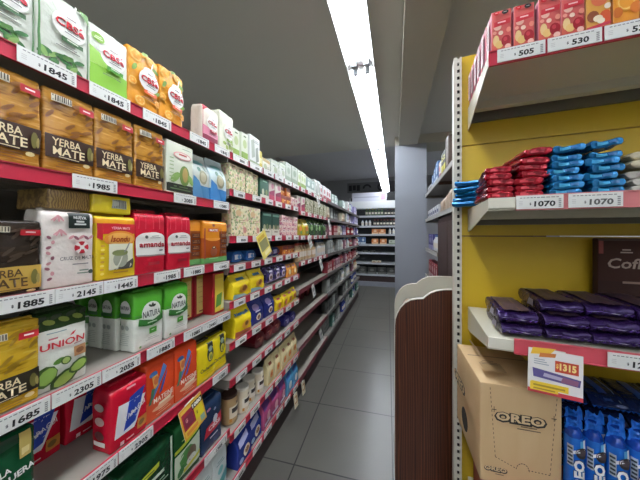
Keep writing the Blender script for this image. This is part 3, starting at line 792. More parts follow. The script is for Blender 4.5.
FOIL = {}
def foil(kind, c, dark, w, d, h, shape, decs=(), name='biscuit_packet', cat='biscuit packet', rough=.22, seams=True, wr=.004, sharp=5):
    p = Pack(w, d, h, shape, M(c, rough, .9, 55, .35, .006), seed=len(PROTO), wr=wr, r=.004, n=18, bulge=.001, sharp=sharp)
    for dc in decs:
        getattr(p, dc[0])(*dc[1:])
    parts = []
    if seams:
        if shape == 'pillow_x':
            for s in (-1, 1):
                mb = MB()
                mb.grid(lambda u, v: (s * (w * .465 + u * .007), v * d * .46, h / 2 + .0025 * math.sin(v * 22) * u), lsp(0, 1, 2), lsp(-1, 1, 14), M(dark, .25)); parts.append(('crimped_seal', mb.mesh('seal'), None))
        else:
            for s in (-1, 1):
                mb = MB()
                mb.grid(lambda u, v: (v * w * .47, s * (d * .47 + u * .010), h / 2 + .003 * math.sin(v * 20) * u), lsp(0, 1, 2), lsp(-1, 1, 14), M(dark, .25)); parts.append(('crimped_seal', mb.mesh('seal'), None))
    proto(kind, name, cat, p, parts)
foil('red_foil', '#A00D24', '#95707F', .067, .15, .0185, 'pillow_x', sharp=16, wr=.0065, decs=[R(-.3, .3, .2, .7, '#C83A48'), Q((-.1, .35), (.2, .35), (.25, .7), (-.05, .7), '#7E1020')])
foil('blue_foil', '#1B74AC', '#175C88', .069, .15, .0185, 'pillow_x', sharp=16, wr=.0065, decs=[R(-.3, .35, .05, .7, '#3FA3D0'), R(.08, .3, .32, .72, '#1A5F96')])
foil('white_foil', '#D6D2CC', '#BDB9B2', .076, .15, .019, 'pillow_x', [R(-.2, .3, .2, .7, '#B9B2B0')])
foil('cream_foil', '#D9CFB4', '#C2B898', .076, .15, .019, 'pillow_x')
foil('purple_bar', '#2E1A4E', '#4A3078', .089, .19, .0335, 'pillow_y', sharp=19, wr=.008, decs=[Q((-.3, .2), (.25, .15), (.3, .5), (-.2, .6), '#55397E'), Q((-.02, .35), (.2, .4), (.12, .75), (.02, .65), '#C9C6D2'), Q((-.42, .5), (-.3, .45), (-.28, .6), (-.4, .7), '#9A93AE'), Q((.3, .3), (.42, .2), (.4, .4), (.34, .5), '#A9A3BC'), ('rect', -.35, .05, .35, .95, M('#3B2A35'), 'T', 4), ('rect', .1, .05, .16, .95, M('#6B4F35'), 'T', 4), ('rect', -.3, .05, -.26, .95, M('#5A4330'), 'T', 4), ('rect', .1, .2, .3, .8, M('#8C8696'), 'L', 2)], name='chocolate_bar', cat='chocolate bar', rough=.16)  # pale front quads are painted highlights on the crumpled foil
# upright sandwich biscuit rolls
def roll_pack():
    r, h = .0196, .205
    mb = MB(); seg = 20
    bl = M('#1E68C6', .22, .35, 50, 0, .002); navy = M('#123E98', .18, .9, 55, 0, .005); wh = M('#E8ECF2', .3); sky = M('#4FA6DC', .3); dk = M('#241F22', .5)
    rows = [(0, 1), (h * .3, 1), (h * .62, 1), (h * .78, 1), (h * .85, .98), (h * .89, .9), (h * .92, .75), (h * .94, .55)]
    def pt(a, z, k, o=0):
        q = noise.noise(Vector((math.cos(a) * 2, math.sin(a) * 2, z * 30))) * .002 * (1 + 2 * (z > h * .84))
        rr = r * k + q + o
        return (rr * math.cos(a), rr * math.sin(a), z)
    def kk(z):
        for (z0, k0), (z1, k1) in zip(rows, rows[1:]):
            if z <= z1 + 1e-9:
                return k0 + (k1 - k0) * (z - z0) / (z1 - z0)
        return .55
    zs = sorted(set([z for z, _ in rows] + lsp(0, h * .94, 14)))
    A = lsp(-PI, PI, seg)
    mb.grid(lambda a, z: pt(a, z, kk(z)), A, zs, lambda z: navy if z > h * .84 else bl, True)
    c = mb.v((0, 0, h * .945)); 
    ring = [mb.v(pt(a, h * .94, .55)) for a in A]
    for i in range(seg):
        mb.face((ring[i], ring[i + 1], c), navy)
    b0 = mb.v((0, 0, 0)); ring = [mb.v(pt(a, 0, 1)) for a in A]
    for i in range(seg):
        mb.face((ring[i + 1], ring[i], b0), bl)
    F0 = -PI / 2
    def patch(a0, a1, fz0, fz1, m, o):
        mb.grid(lambda a, t: pt(a, fz0(a) * (1 - t) + fz1(a) * t, 1, o), lsp(a0, a1, 8), lsp(0, 1, 3), m)
    patch(F0 + .1, F0 + 1.0, lambda a: h * .73 + (a - F0) * .012, lambda a: h * .83, sky, .0012)
    patch(F0 + .45, F0 + .95, lambda a: h * .75, lambda a: h * .84, wh, .0016)
    patch(F0 - .75, F0 + .95, lambda a: h * .71 + .012 * (a - F0) - .004, lambda a: h * .73 + .012 * (a - F0), wh, .002)
    # biscuit picture
    def cook(ca, cz, ra, rz, m, o):
        cc = mb.v(pt(F0 + ca, cz, 1, o)); rg = [mb.v(pt(F0 + ca + ra * math.cos(q), cz + rz * math.sin(q), 1, o)) for q in lsp(0, 2 * PI, 16)]
        for i in range(16):
            mb.face((cc, rg[i], rg[i + 1]), m)
    cook(.25, h * .685, .62, .014, dk, .0024); cook(.25, h * .693, .5, .008, M('#4A3F42', .5), .0028)
    patch(F0 + .2, F0 + .75, lambda a: h * .05, lambda a: h * .48, sky, .0012)
    # the word runs up the roll
    vs, fs = text_tris('OREO', .05)
    for col, k, o in (('#10244E', 1.12, .0030), ('#F2F4F6', 1.0, .0036)):
        m = M(col, .35)
        idx = [mb.v(pt(F0 - .05 - y * .95 * k, h * .37 + x * h * .46 * (1 + (k - 1) * .3), 1, o)) for x, y in vs]
        for f in fs:
            mb.face([idx[i] for i in f], m)
    mb.grid(lambda a, z: pt(a, z, 1, .0014), lsp(F0 - 1.15, F0 - .55, 4), lsp(h * .50, h * .76, 3), M('#AEB9C4', .4))
    for i in range(5):
        mb.grid(lambda a, z: pt(a, z, 1, .002), lsp(F0 - 1.1 + (i % 2) * .06, F0 - .62, 3), (h * (.52 + i * .047), h * (.545 + i * .047)), M('#2A3540'))
    se = MB()
    se.grid(lambda u, v: (u * r * (1.0 - .12 * v) + .004 * v * noise.noise(Vector((u * 3, v, 1))), .012 * v * noise.noise(Vector((u * 2.5, v * 2, 7))) + .002 * math.sin(u * 25) * v, h * .92 + v * (.026 + .014 * noise.noise(Vector((u * 2, 3, 3))))), lsp(-1, 1, 16), lsp(0, 1, 4), M('#2368C4', .18, .9))
    class O: pass
    o = O(); o.mb = mb; o.w = o.d = 2 * r; o.h = h
    proto('oreo_roll', 'biscuit_roll', 'biscuit roll', o, [('crimped_seal', se.mesh('seal'), None)])
roll_pack()
foil('navy_pack', '#12224A', '#1E4FA0', .082, .165, .044, 'pillow_y', [('rect', -.1, .05, .12, .95, M('#1B3A78'), 'T', 4), ('rect', .3, .05, .33, .95, M('#5A6A78'), 'T', 4)], 'biscuit_packet', 'biscuit packet', .2)

# ------------------------------------------------------------------ the room
FLOOR_Z = 0
def floor_mat():
    m, nt, b = base_mat('ceramic_floor_tiles')
    tc = nt.nodes.new('ShaderNodeTexCoord'); mp = nt.nodes.new('ShaderNodeMapping')
    mp.vector_type = 'TEXTURE'
    mp.inputs['Location'].default_value = (-.008, 2.151, 0)
    mp.inputs['Rotation'].default_value = (0, 0, -math.radians(14.9))
    br = nt.nodes.new('ShaderNodeTexBrick')
    br.offset = 0; br.squash = 1
    br.inputs['Scale'].default_value = 1
    br.inputs['Brick Width'].default_value = .59
    br.inputs['Row Height'].default_value = .59
    br.inputs['Mortar Size'].default_value = .0045
    br.inputs['Mortar Smooth'].default_value = .1
    br.inputs['Color1'].default_value = lin('#615F58'); br.inputs['Color2'].default_value = lin('#5D5B55'); br.inputs['Mortar'].default_value = lin('#1E1E1C')
    nz = nt.nodes.new('ShaderNodeTexNoise'); nz.inputs['Scale'].default_value = 3; nz.inputs['Detail'].default_value = 5
    mx = nt.nodes.new('ShaderNodeMixRGB'); mx.blend_type = 'MULTIPLY'; mx.inputs['Fac'].default_value = .25
    nt.links.new(tc.outputs['Object'], mp.inputs['Vector']); nt.links.new(mp.outputs['Vector'], br.inputs['Vector'])
    nt.links.new(tc.outputs['Object'], nz.inputs['Vector'])
    nt.links.new(br.outputs['Color'], mx.inputs['Color1']); nt.links.new(nz.outputs['Fac'], mx.inputs['Color2'])
    nt.links.new(mx.outputs['Color'], b.inputs['Base Color'])
    b.inputs['Roughness'].default_value = .3
    return m

def aisle_box(name, a0, a1, r0, r1, z0, z1, m):
    mb = MB(); mb.box(r0, r1, a0, a1, z0, z1, m)
    o = struct(name, mb)
    o.matrix_world = Matrix.Rotation(-TH, 4, 'Z')
    return o
CEIL_H = H + 1.3205
CM = M('#D0CFC6', .8, .1, 8); WM = M('#CFCEC6', .8, .1, 8); BM = M('#B9B5A8', .8)
fm = floor_mat()
mb = MB(); mb.box(-4, 6, -5, 10, -.1, 0, fm); struct('floor', mb)
aisle_box('ceiling', -4.2, 4.0, -2.6, 4.2, CEIL_H, CEIL_H + .5, CM)
aisle_box('ceiling_far', 3.98, 8.5, -2.6, 4.2, H + 1.78, H + 1.88, M('#D2D3D8', .8))
aisle_box('wall_left', -4.2, 8.5, -2.7, -2.6, 0, H + 1.85, WM)
aisle_box('wall_right', -4.2, 8.5, 4.2, 4.3, 0, H + 1.85, WM)
aisle_box('wall_back', 8.3, 8.4, -2.6, 4.2, 0, H + 1.85, M('#9C9DA0', .8))
aisle_box('wall_front', -4.3, -4.2, -2.6, 4.2, 0, H + 1.85, WM)
aisle_box('beam_1', -4.2, 3.62, .05, .285, H + 1.2, CEIL_H + .02, BM)
aisle_box('beam_2', 3.62, 4.02, .0, 4.2, H + 1.2, CEIL_H + .2, M('#B9B6AA', .8))
aisle_box('column', 3.62, 4.02, 0.0, .40, 0, H + 1.21, M('#979CA5', .6))

# ------------------------------------------------------------------ fluorescent lights
TUBE = emit_mat('fluorescent_tube', '#F3F8FF', 46)
def batten(a0, a1, r, z, label, rods=0):
    L_ = a1 - a0 - .012
    mb = MB(); wm = M('#EDEFF0', .35)
    w = .104
    prof = [(-w, -.012), (-w, -.004), (-.055, .05), (.055, .05), (w, -.004), (w, -.012), (w - .004, -.012), (.05, .044), (.022, .044), (.022, .012), (-.022, .012), (-.022, .044), (-.05, .044), (-w + .004, -.012)]
    mb.prism(prof, -L_ / 2, L_ / 2, wm)
    f = Frame(AR((a0 + a1) / 2, r, z), -TH)
    o = link('fluorescent_light', mb.mesh('batten'), None, f.m)
    tag(o, label, 'ceiling light', 'twin tube battens in the ceiling row')
    for s in (-1, 1):
        t = MB(); t.tube([(s * .045, -L_ / 2 + .06, .002), (s * .045, L_ / 2 - .06, .002)], .013, TUBE, 10)
        link('tube', t.mesh('tube'), o)
        for e in (-1, 1):
            k = MB(); kb = M('#8E9296', .5)
            k.box(s * .045 - .017, s * .045 + .017, e * (L_ / 2 - .045) - .014, e * (L_ / 2 - .045) + .014, -.024, .05, kb)
            link('lamp_holder', k.mesh('holder'), o)
    if rods:
        for e in (-1, 1):
            k = MB(); k.box(-.005, .005, e * L_ * .3 - .005, e * L_ * .3 + .005, .049, rods, M('#8E9296', .5)); link('suspension_rod', k.mesh('rod'), o)
    return o
batten(-4.1, -2.08, -.25, H + 1.27, 'added unseen white twin tube batten farthest behind the camera over the aisle')  # unseen, added for more light on the end cap from behind
for r0 in (1.0,):
    batten(-3.6, -1.6, r0, H + 1.27, 'added unseen white twin tube batten behind the camera, to the right of the row')  # unseen extra batten, added to light the end cap at a lower angle
batten(-2.05, -.03, -.25, H + 1.27, 'white twin tube batten behind the camera in the row over the aisle')
batten(-.03, 1.95, -.25, H + 1.27, 'twin tube batten nearest the camera, wide and glaring over the aisle')
batten(1.95, 3.97, -.25, H + 1.27, 'second twin tube batten in the ceiling row, between two joints')
batten(3.97, 5.96, -.25, H + 1.27, 'third twin tube batten along the row, hanging just past the cross beam', .51)
batten(5.96, 7.95, -.25, H + 1.27, 'farthest twin tube batten of the row, ending above the end shelves', .51)
for a0 in (-2.2, .2):  # unseen battens added to lighten the right side
    batten(a0, a0 + 2, 2.3, H + 1.27, 'unseen twin tube batten added over the neighbouring aisle, %s' % ('behind the end shelving' if a0 > 0 else 'beside the camera'))
for a0 in (4.6,):  # one more unseen batten added for light, farther along
    batten(a0, a0 + 2, 2.3, H + 1.27, 'twin tube batten over the neighbouring aisle, far end', .51)

# ------------------------------------------------------------------ gondola shelving
STEEL = M('#989389', .45); DARKST = M('#6B6862', .5); RAIL = M('#B0243B', .35); RAILTOP = M('#7E1326', .4); RWHITE = M('#C9C8C4', .4)
def gondola(fr, x0, x1, rails, label, depth=.42, board=STEEL, back=DARKST, top=None, rail_col=None, group='steel gondola bays along the left of the aisle', cat='shelving', rh=.036):
    """rails: heights of the bottom edge of each price rail, relative to the camera"""
    w = x1 - x0
    root = bpy.data.objects.new('gondola_shelving', None); COL.objects.link(root)
    root.matrix_world = fr.at((x0 + x1) / 2, depth / 2, 0)
    tag(root, label, cat, group)
    y0 = -depth / 2; hw = w / 2 - .001
    topz = H + max(rails) + .12 if top is None else top
    mb = MB(); mb.box(-hw, hw, depth / 2 - .03, depth / 2, 0.0, topz, back); link('back_panel', mb.mesh('back'), root)
    for s in (-1, 1):
        mb = MB(); mb.box(s * hw - (.03 if s > 0 else 0), s * hw + (.03 if s < 0 else 0), depth / 2 - .055, depth / 2 - .03, 0, topz, board); link('upright', mb.mesh('upright'), root)
    for i, rz in enumerate(rails):
        z = H + rz
        col = rail_col[i] if isinstance(rail_col, (list, tuple)) else (rail_col or RAIL)
        mb = MB()
        mb.box(-hw, hw, y0 + .004, depth / 2 - .056, z + rh - .018, z + rh - .002, board)
        mb.box(-hw, hw, y0 + .004, y0 + .012, z + .002, z + rh - .018, board)
        mb.box(-hw, -hw + .003, y0 + .012, depth / 2 - .056, z - .012, z + rh - .018, board); mb.box(hw - .003, hw, y0 + .012, depth / 2 - .056, z - .012, z + rh - .018, board)
        mb.box(-hw, hw, y0 + depth * .5, y0 + depth * .5 + .02, z + .006, z + rh - .018, board)
        sh = link('shelf', mb.mesh('shelf'), root)
        if col != 'none':
            mb = MB()
            mb.box(-hw, hw, y0, y0 + .004, z, z + rh, col)
            mb.box(-hw, hw, y0 - .003, y0, z + rh - .0025, z + rh, col); mb.box(-hw, hw, y0 - .003, y0, z, z + .0025, col)
            link('price_rail', mb.mesh('rail'), sh)
    mb = MB(); mb.box(-hw, hw, y0 + .03, y0 + .045, 0, H + min(rails) + .002, M('#3A2A2A', .6)); link('kick_plate', mb.mesh('kick'), root)
    return root

B1 = [.370, .1163, -.1667, -.4138, -.674, -.992, -1.27]
B2 = [.370, .1886, -.0455, -.191, -.373, -.578, -.761, -1.033, -1.27]
B3 = [.370, .165, -.05, -.275, -.515, -.757, -1.008, -1.27]
RTOP = .034
X0 = [.13, 1.08, 2.03, 2.98, 3.94, 4.90, 5.86]
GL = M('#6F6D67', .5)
gondola(LEFT, X0[0], X0[1], B1, 'red railed gondola bay nearest the camera, filled with yerba mate packs')
gondola(LEFT, X0[1], X0[2], B2, 'second gondola bay with nine close red rails of tea, cocoa and biscuits')
gondola(LEFT, X0[2], X0[3], B3, 'third gondola bay, half empty with bare grey lower shelves', rail_col=[RAIL] * 4 + [M('#6E2430', .5)] * 4)
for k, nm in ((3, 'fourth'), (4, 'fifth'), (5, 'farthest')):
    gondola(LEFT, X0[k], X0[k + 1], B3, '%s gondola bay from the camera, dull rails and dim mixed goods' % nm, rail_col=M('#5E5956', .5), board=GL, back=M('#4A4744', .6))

# end cap facing the camera
YEL = M('#C9A81E', .45)
EB = [.46, .064, -.316, -.98]
def end_cap():
    root = bpy.data.objects.new('end_cap_shelving', None); COL.objects.link(root)
    root.matrix_world = EC.at(.63, .98, 0)
    tag(root, 'end cap shelving unit with yellow back panels and cream slotted post', 'shelving')
    x0, x1 = .155 - .63, 1.10 - .63
    yb = 1.145 - .98
    for z0, z1 in ((.02, H - .01), (H - .006, H + .345), (H + .349, H + .70)):
        mb = MB(); mb.box(x0 - .004, x1, yb, yb + .02, z0, z1, YEL); link('back_panel', mb.mesh('panel'), root)['label'] = 'yellow back panel'
    # slotted posts: rungs leave real slots
    for px in (x0 - .031, x1):
        mb = MB(); c = M('#CFCDBF', .45)
        y0, y1 = yb - .022, yb + .035; ztop = H + .69
        mb.box(px, px + .003, y0, y1, 0, ztop, c); mb.box(px + .024, px + .027, y0, y1, 0, ztop, c)
        mb.box(px + .003, px + .011, y0, y0 + .003, 0, ztop, c); mb.box(px + .021, px + .024, y0, y0 + .003, 0, ztop, c)
        mb.box(px + .003, px + .024, y1 - .012, y1 - .008, 0, ztop, M('#2B2A28', .7))
        z = .02
        while z < ztop:
            mb.box(px + .011, px + .021, y0, y0 + .003, z, z + .014, c); z += .027
        link('slotted_post', mb.mesh('post'), root)
    x0 += .02
    for i, rz in enumerate(EB):
        z = H + rz; mb = MB(); y0 = .82 - .98; y1 = yb - .004
        c = M('#C9C5B2', .45)
        mb.box(x0, x1, y0 + .004, y1, z + .014, z + .032, c)
        mb.box(x0, x1, y0 + .004, y0 + .02, z, z + .014, c)
        mb.box(x0, x1, y1 - .085, y1 - .055, z - .012, z + .014, c); mb.box(x0, x1, y1 - .014, y1, z - .030, z + .014, M('#6A6558', .5))
        sh = link('shelf', mb.mesh('shelf'), root)
        for sx in (x0, x1 - .003):
            k = MB(); k.prism([(y0 + .01, z + .001), (y0 + .01, z + .03), (y1, z + .03), (y1, z - .055), (y1 - .05, z - .05)], sx - .0005, sx + .0025, c, 'x'); link('bracket', k.mesh('bracket'), sh)
        xr = x0 + (0 if i == 0 else .058 if i == 2 else .062)
        k = MB(); cr = M('#B3233A' if i == 0 else '#C9505C' if i == 2 else '#CF7A7C', .35)
        k.box(xr, x1, y0 - .001, y0 + .003, z - .002, z + .038, cr); k.box(xr, x1, y0 - .004, y0 - .001, z + .0355, z + .038, cr); k.box(xr, x1, y0 - .004, y0 - .001, z - .002, z + .0005, cr)
        link('price_rail', k.mesh('rail'), sh)
        if i:
            k = MB(); k.box(x0, xr - .001, y0 - .002, y0 + .004, z + .006, z + .034, M('#E4E0D0', .4)); link('edge_trim', k.mesh('trim'), sh)
    mb = MB(); mb.box(x0, x1, .85 - .98, yb - .002, 0, .12, M('#4A4034', .6)); link('kick_plate', mb.mesh('kick'), root)
end_cap()

# ------------------------------------------------------------------ price tags
def tag_mesh(num, w=.105, h=.035, sign='$', faded=False):
    mb = MB(); c = W_
    mb.box(-w / 2, w / 2, -.0012, .0012, 0, h, c)
    ink = M('#5A5A58' if faded else '#141416', .5); gr = M('#8A8A8A', .5)
    y = -.0016
    def bar(x0, x1, z0, z1, m, yy=y):
        a = [mb.v((x0, yy, z0)), mb.v((x1, yy, z0)), mb.v((x1, yy, z1)), mb.v((x0, yy, z1))]; mb.face(a, m)
    if num:
        vs, fs = text_tris(num, .034)
        tw = .0108 * len(num); cx = .012 * w / .105
        idx = [mb.v((cx + x * tw + yy * .0008, y, h * .36 + yy * h * .42)) for x, yy in vs]
        for f in fs:
            mb.face([idx[i] for i in f], ink)
        vs, fs = text_tris(sign, .02)
        idx = [mb.v((cx - tw / 2 - .008 + x * .004, y, h * .36 + yy * h * .2)) for x, yy in vs]
        for f in fs:
            mb.face([idx[i] for i in f], ink)
    else:
        for k in range(4):
            bar(-.012 + k * .011, -.004 + k * .011, h * .18, h * .56, ink)
    rnd = random.Random(4)
    x = -w * .42
    while x < w * .36:
        l = rnd.uniform(.004, .009); bar(x, x + l, h * .80, h * .86, gr); x += l + .0022
    for k in range(5):
        bar(w * .40, w * .455, h * (.1 + k * .13), h * (.1 + k * .13) + h * .08, gr)
    for k in range(3):
        bar(-w * .44, -w * .36, h * (.3 + k * .12), h * (.3 + k * .12) + h * .04, M('#C9C9C6', .5))
    return mb.mesh('price_tag')
TM = {}
def price_tag(fr, x0, x1, z, num, label, group, y=-.0045, h=.035, faded=False):
    key = (num, round(x1 - x0, 3), h, faded)
    if key not in TM:
        TM[key] = tag_mesh(num, x1 - x0, h, faded=faded)
    return tag(link('price_tag', TM[key], None, fr.at((x0 + x1) / 2, y, H + z + .0006)), label, 'price tag', group)

# bay 1 tags: (rail, [(x0, x1, number, under/near what)])
T1 = [
 (0, [(.34, .446, '1845', 'below the green and white gourd pack on the top rail'), (.475, .583, '1845', 'below the lime green pack on the top rail'), (.625, .731, '1845', 'below the pair of orange packs on the top rail'), (.82, .926, '1845', 'below the rose banded pack on the top rail'), (.965, 1.07, '1845', 'below the pale green pack ending the top rail')]),
 (1, [(.438, .545, '1985', 'below the second gold leaf pack on the red second rail'), (.744, .852, '2085', 'below the herbal landscape pack'), (.958, 1.066, '1085', 'below the blue herb pouch')]),
 (2, [(.298, .403, '1885', 'under the dark leaf pack'), (.404, .508, '2145', 'under the white pack with red cross'), (.51, .606, '1445', 'under the yellow gourd picture pack'), (.664, .772, '1985', 'under the first red arched panel pack'), (.79, .898, '1885', 'under the orange and brown packs, left one'), (.958, 1.066, '1445', 'under the orange and brown packs, right one')]),
 (3, [(.29, .395, '1685', 'under the mustard leaf pack'), (.398, .503, '2305', 'under the white leafy pack with red word'), (.506, .615, '2055', 'on the bare grey edge beside the leafy white pack'), (.638, .746, '1885', 'under the two green topped packs'), (.79, .89, '1085', 'left of three under the red bordered cream boxes'), (.892, .982, '2445', 'middle of three under the red bordered cream boxes'), (.985, 1.075, '2085', 'right of three under the red bordered cream boxes')]),
 (4, [(.436, .546, '1975', 'low at the near end under the red blue banner packs'), (.55, .660, '2305', 'below the front red pack with blue banner'), (.951, 1.055, '1085', 'below the yellow packs with dark oval')]),
 (5, [(.90, 1.05, '1385', 'low beside the white and teal pouches')]),
]
for ri, ts in T1:
    for x0, x1, n, where in ts:
        price_tag(LEFT, x0, x1, B1[ri], n, 'white price tag reading %s %s' % (n, where), 'price tags on the near bay rails', h=.0355)

YM = 'yerba mate packs in the near bay'
def bay1(kind, x, ri, label, off=.012, **k):
    return put(kind, LEFT, x, off, H + B1[ri] + RTOP, label, YM, **k)
# top shelf
bay1('cbse_green', .322, 0, 'green and white gourd pack at the near end of the top shelf')
bay1('cbse_green', .429, 0, 'green and white gourd pack above the first tag, second on the top shelf', sc=(1, 1, 1.05))
bay1('cbse_lime', .535, 0, 'white pack with lime green lower half on the top shelf')
bay1('cbse_orange', .641, 0, 'orange citrus pack beside the lime green pack, left of two')
bay1('cbse_orange', .749, 0, 'orange citrus pack on the right, beside a gap on the top shelf', sc=(1, 1, 1.04))
bay1('cbse_rose', .87, 0, 'rose banded white pack set back in the gap behind the orange packs', .15)
bay1('cbse_rose', .965, 0, 'rose banded white pack standing at the front of the top shelf', .02)
bay1('cbse_pale', 1.082, 0, 'pale green gourd pack at the far end of the near top shelf', .02)
# second shelf
for x, w in ((.334, 'first gold leaf pack at the photo edge'), (.4425, 'second gold leaf pack, above the tag 1985'), (.55, 'third gold leaf pack, between two like it'), (.662, 'fourth gold leaf pack, beside the herbal landscape pack')):
    bay1('gold', x, 1, w + ', dark yerba mate band')
bay1('herbal', .79, 1, 'white herbal pack with a painted green landscape and black foot')
bay1('pouch_grey', .91, 1, 'grey white herb pouch with blue corner, left of the bluer pouch', .02)
bay1('pouch_blue', 1.0175, 1, 'blue cornered herb pouch ending the second shelf', .015)
# third shelf
bay1('darkleaf', .335, 2, 'dark leaf patterned pack with gold yerba mate band at the near end')
bay1('cruz', .441, 2, 'white pack with red cross emblem and pink plant pattern')
bay1('yellow_gourd', .556, 2, 'yellow pack with red top and a gourd picture')
bay1('amanda', .665, 2, 'red pack with white arched panel, beside the yellow gourd pack')
bay1('amanda', .785, 2, 'red pack with white arched panel, beside the orange brown packs')
bay1('orange_side', .885, 2, 'orange brown pack turned sideways, listing panels on its side', .03)
bay1('orange_brown', .975, 2, 'orange brown pack with green foot facing the aisle', .015)
bay1('orange_side', 1.045, 2, 'orange brown pack, sideways, at the far end by the bay joint', .015)
put('lying_brown', LEFT, .447, .02, H + B1[2] + RTOP + .194, 'brown pack lying flat on the white red cross pack', YM)
put('lying_yellow', LEFT, .545, .012, H + B1[2] + RTOP + .1905, 'yellow pack lying flat with its barcode end facing out', YM)
# fourth shelf
bay1('mustard', .332, 3, 'mustard leaf patterned pack at the near end of the fourth shelf')
bay1('union', .430, 3, 'white pack with red word, dark leafy top and big green leaves', .02)
for off, w in ((.212, 'third behind the left facing out one'), (.146, 'second behind the left facing out one'), (.08, 'directly behind the left facing out one')):
    bay1('natura', .652 - (.02 if off > .2 else 0), 3, 'green topped white pack in the depth row, ' + w, off)
bay1('natura', .66, 3, 'green topped white pack facing out, left of two')
bay1('natura', .774, 3, 'green topped white pack facing out, right of two')
for x, kd, w in ((.90, 'cream_red', 'red box with pale yellow panel, beside the green topped packs'), (.985, 'cream_red', 'red box with pale yellow panel, middle of three'), (1.035, 'yellow_green_red', 'red box with yellow panel and green picture by the bay joint')):
    put(kd, LEFT, x, .09 if x < 1 else .03, H + B1[3] + RTOP, w, 'red bordered food boxes')
# fifth shelf
bay1('tranquera', .325, 4, 'dark green pack lettered in white at the bottom left corner')
bay1('taragui', .452, 4, 'red pack with blue banner set back behind the dark green pack', .17)
bay1('taragui', .575, 4, 'red pack with blue banner set back, right behind the front one', .17)
bay1('taragui', .59, 4, 'red pack with blue banner at the front shelf edge', .006)
bay1('parrot', .704, 4, 'red orange pack with blue bird, beside the red blue banner pack')
bay1('parrot', .819, 4, 'red orange pack with blue bird, beside the yellow packs')
bay1('cachamate', .932, 4, 'bright yellow pack with dark oval, left of two')
bay1('cachamate', 1.024, 4, 'bright yellow pack with dark oval, right of two by the joint', .02, sc=(.95, 1, 1))
# sixth and bottom shelf
bay1('white_teal', .49, 5, 'crinkled white teal pouch low at the near end')
bay1('bigdark', .657, 5, 'large dark green pack with yellow lettering under the red rail')
bay1('greenwhite', .826, 5, 'green and white pack behind the hanging yellow promotion card')
bay1('navy', .965, 5, 'navy pack with red label beside the green and white pack')
for x, w in ((.81, 'first'), (.92, 'second'), (1.02, 'third')):
    bay1('white_teal', x, 6, 'white pouch with teal swirl on the lowest shelf, %s from the near end' % w)

# hanging promotion card on rail five
def promo_card(fr, x, y, z, w, h, label, draw, rz=0, rx=0, ry=0, name='promotion_sign'):
    mb = MB(); mb.box(-w / 2, w / 2, -.0008, .0008, -h, 0, M('#E9E4D0', .4))
    k = [0]
    def quad(pts, c):
        k[0] += 1
        mb.face([mb.v((px * w, -.0012 - .0002 * k[0], -h + pz * h)) for px, pz in pts], M(c, .4))
    def txt(s, cx, cz, tw, th, c, bold=.04, slant=0):
        k[0] += 1
        vs, fs = text_tris(s, bold)
        idx = [mb.v(((cx + a * tw) * w + b * th * h * slant, -.0012 - .0002 * k[0], -h + (cz + b * th) * h)) for a, b in vs]
        for f in fs:
            mb.face([idx[i] for i in f], M(c, .4))
    draw(quad, txt)
    o = link(name, mb.mesh('card'), None, fr.at(x, y, z, rz, rx, ry))
    mb = MB(); mb.box(-w * .2, w * .2, .0008, .004, -.014, .002, M('#D8D8D4', .4)); link('clip', mb.mesh('clip'), o)
    return tag(o, label, 'sign')
def rc(x0, z0, x1, z1): return [(x0, z0), (x1, z0), (x1, z1), (x0, z1)]
def d1(q, t):
    q(rc(-.5, 0, .5, 1), '#E0A92E'); q(rc(-.44, .06, .44, .94), '#E8C24A'); q(rc(-.44, .28, .06, .84), '#A32A3A'); q(rc(-.38, .34, 0, .7), '#7E2A44'); t('$', -.28, .56, .1, .14, '#D9A9A0'); q(rc(.06, .28, .44, .66), '#E9D628')
    q(rc(.0, .7, .48, .9), '#2B1A14'); t('1080', .23, .8, .42, .14, '#F2F0EA', .05); q(rc(.24, .08, .44, .28), '#8FA89A'); t('$', .16, .5, .07, .12, '#8A7A1A'); q(rc(-.4, .1, .1, .22), '#D98A3A')
promo_card(LEFT, .80, -.022, H + B1[4] + .028, .112, .118, 'yellow and maroon promotion card reading 1080 hanging from the red rail', d1, rx=-.12, ry=-.17)

# ------------------------------------------------------------------ bay 2
def row(fr, items, z, shelfname, grp):
    """items: (kind, x, front depth, words)"""
    for kd, x, off, words in items:
        put(kd, fr, x, off, H + z, words + ' ' + shelfname, grp)
def spread(kind, x0, x1, n):
    w = (x1 - x0) / n
    return [(kind, x0 + w * (i + .5)) for i in range(n)]
SH = ['top', 'second', 'third', 'fourth', 'fifth', 'sixth', 'seventh', 'eighth', 'lowest']
CNT = {}
def line(fr, si, z, bay, specs, grp, off=.015):
    """specs: (kind, description, x0, x1, n[, off])"""
    for sp in specs:
        kd, desc, x0, x1, n = sp[:5]; of = sp[5] if len(sp) > 5 else off
        w = (x1 - x0) / n
        pw = PROTO[kd][4][0]
        for i in range(n):
            key = (desc, si, bay)
            CNT[key] = CNT.get(key, 0) + 1
            TOT[key] = TOT.get(key, 0)
            oo = put(kd, fr, x0 + w * (i + .5), of + RJ.choice((0, 0, .004, .012)), H + z, None, grp, rz=RJ.uniform(-.05, .05), sc=(min(1.15, (w - .003) / pw), 1, 1) if abs(w - pw) > .002 and w < pw * 1.3 else None)
            PEND.append((oo, desc, si, bay, CNT[key], key))
TOT, PEND = {}, []
RJ = random.Random(99)
def flush(end):
    for oo, desc, si, bay, i, key in PEND:
        n = CNT[key]
        if n == 1:
            lb = '%s on the %s shelf, %s' % (desc, SH[si], bay)
        else:
            lb = '%s, %s from the %s, %s shelf, %s' % (desc, ORD[i - 1], end, SH[si], bay)
        tag(oo, lb, PROTO_CAT[oo.name.split('.')[0]])
    PEND.clear(); CNT.clear()
PROTO_CAT = {}
for k_, v_ in PROTO.items():
    PROTO_CAT[v_[0]] = v_[1]
b2 = 'second bay'
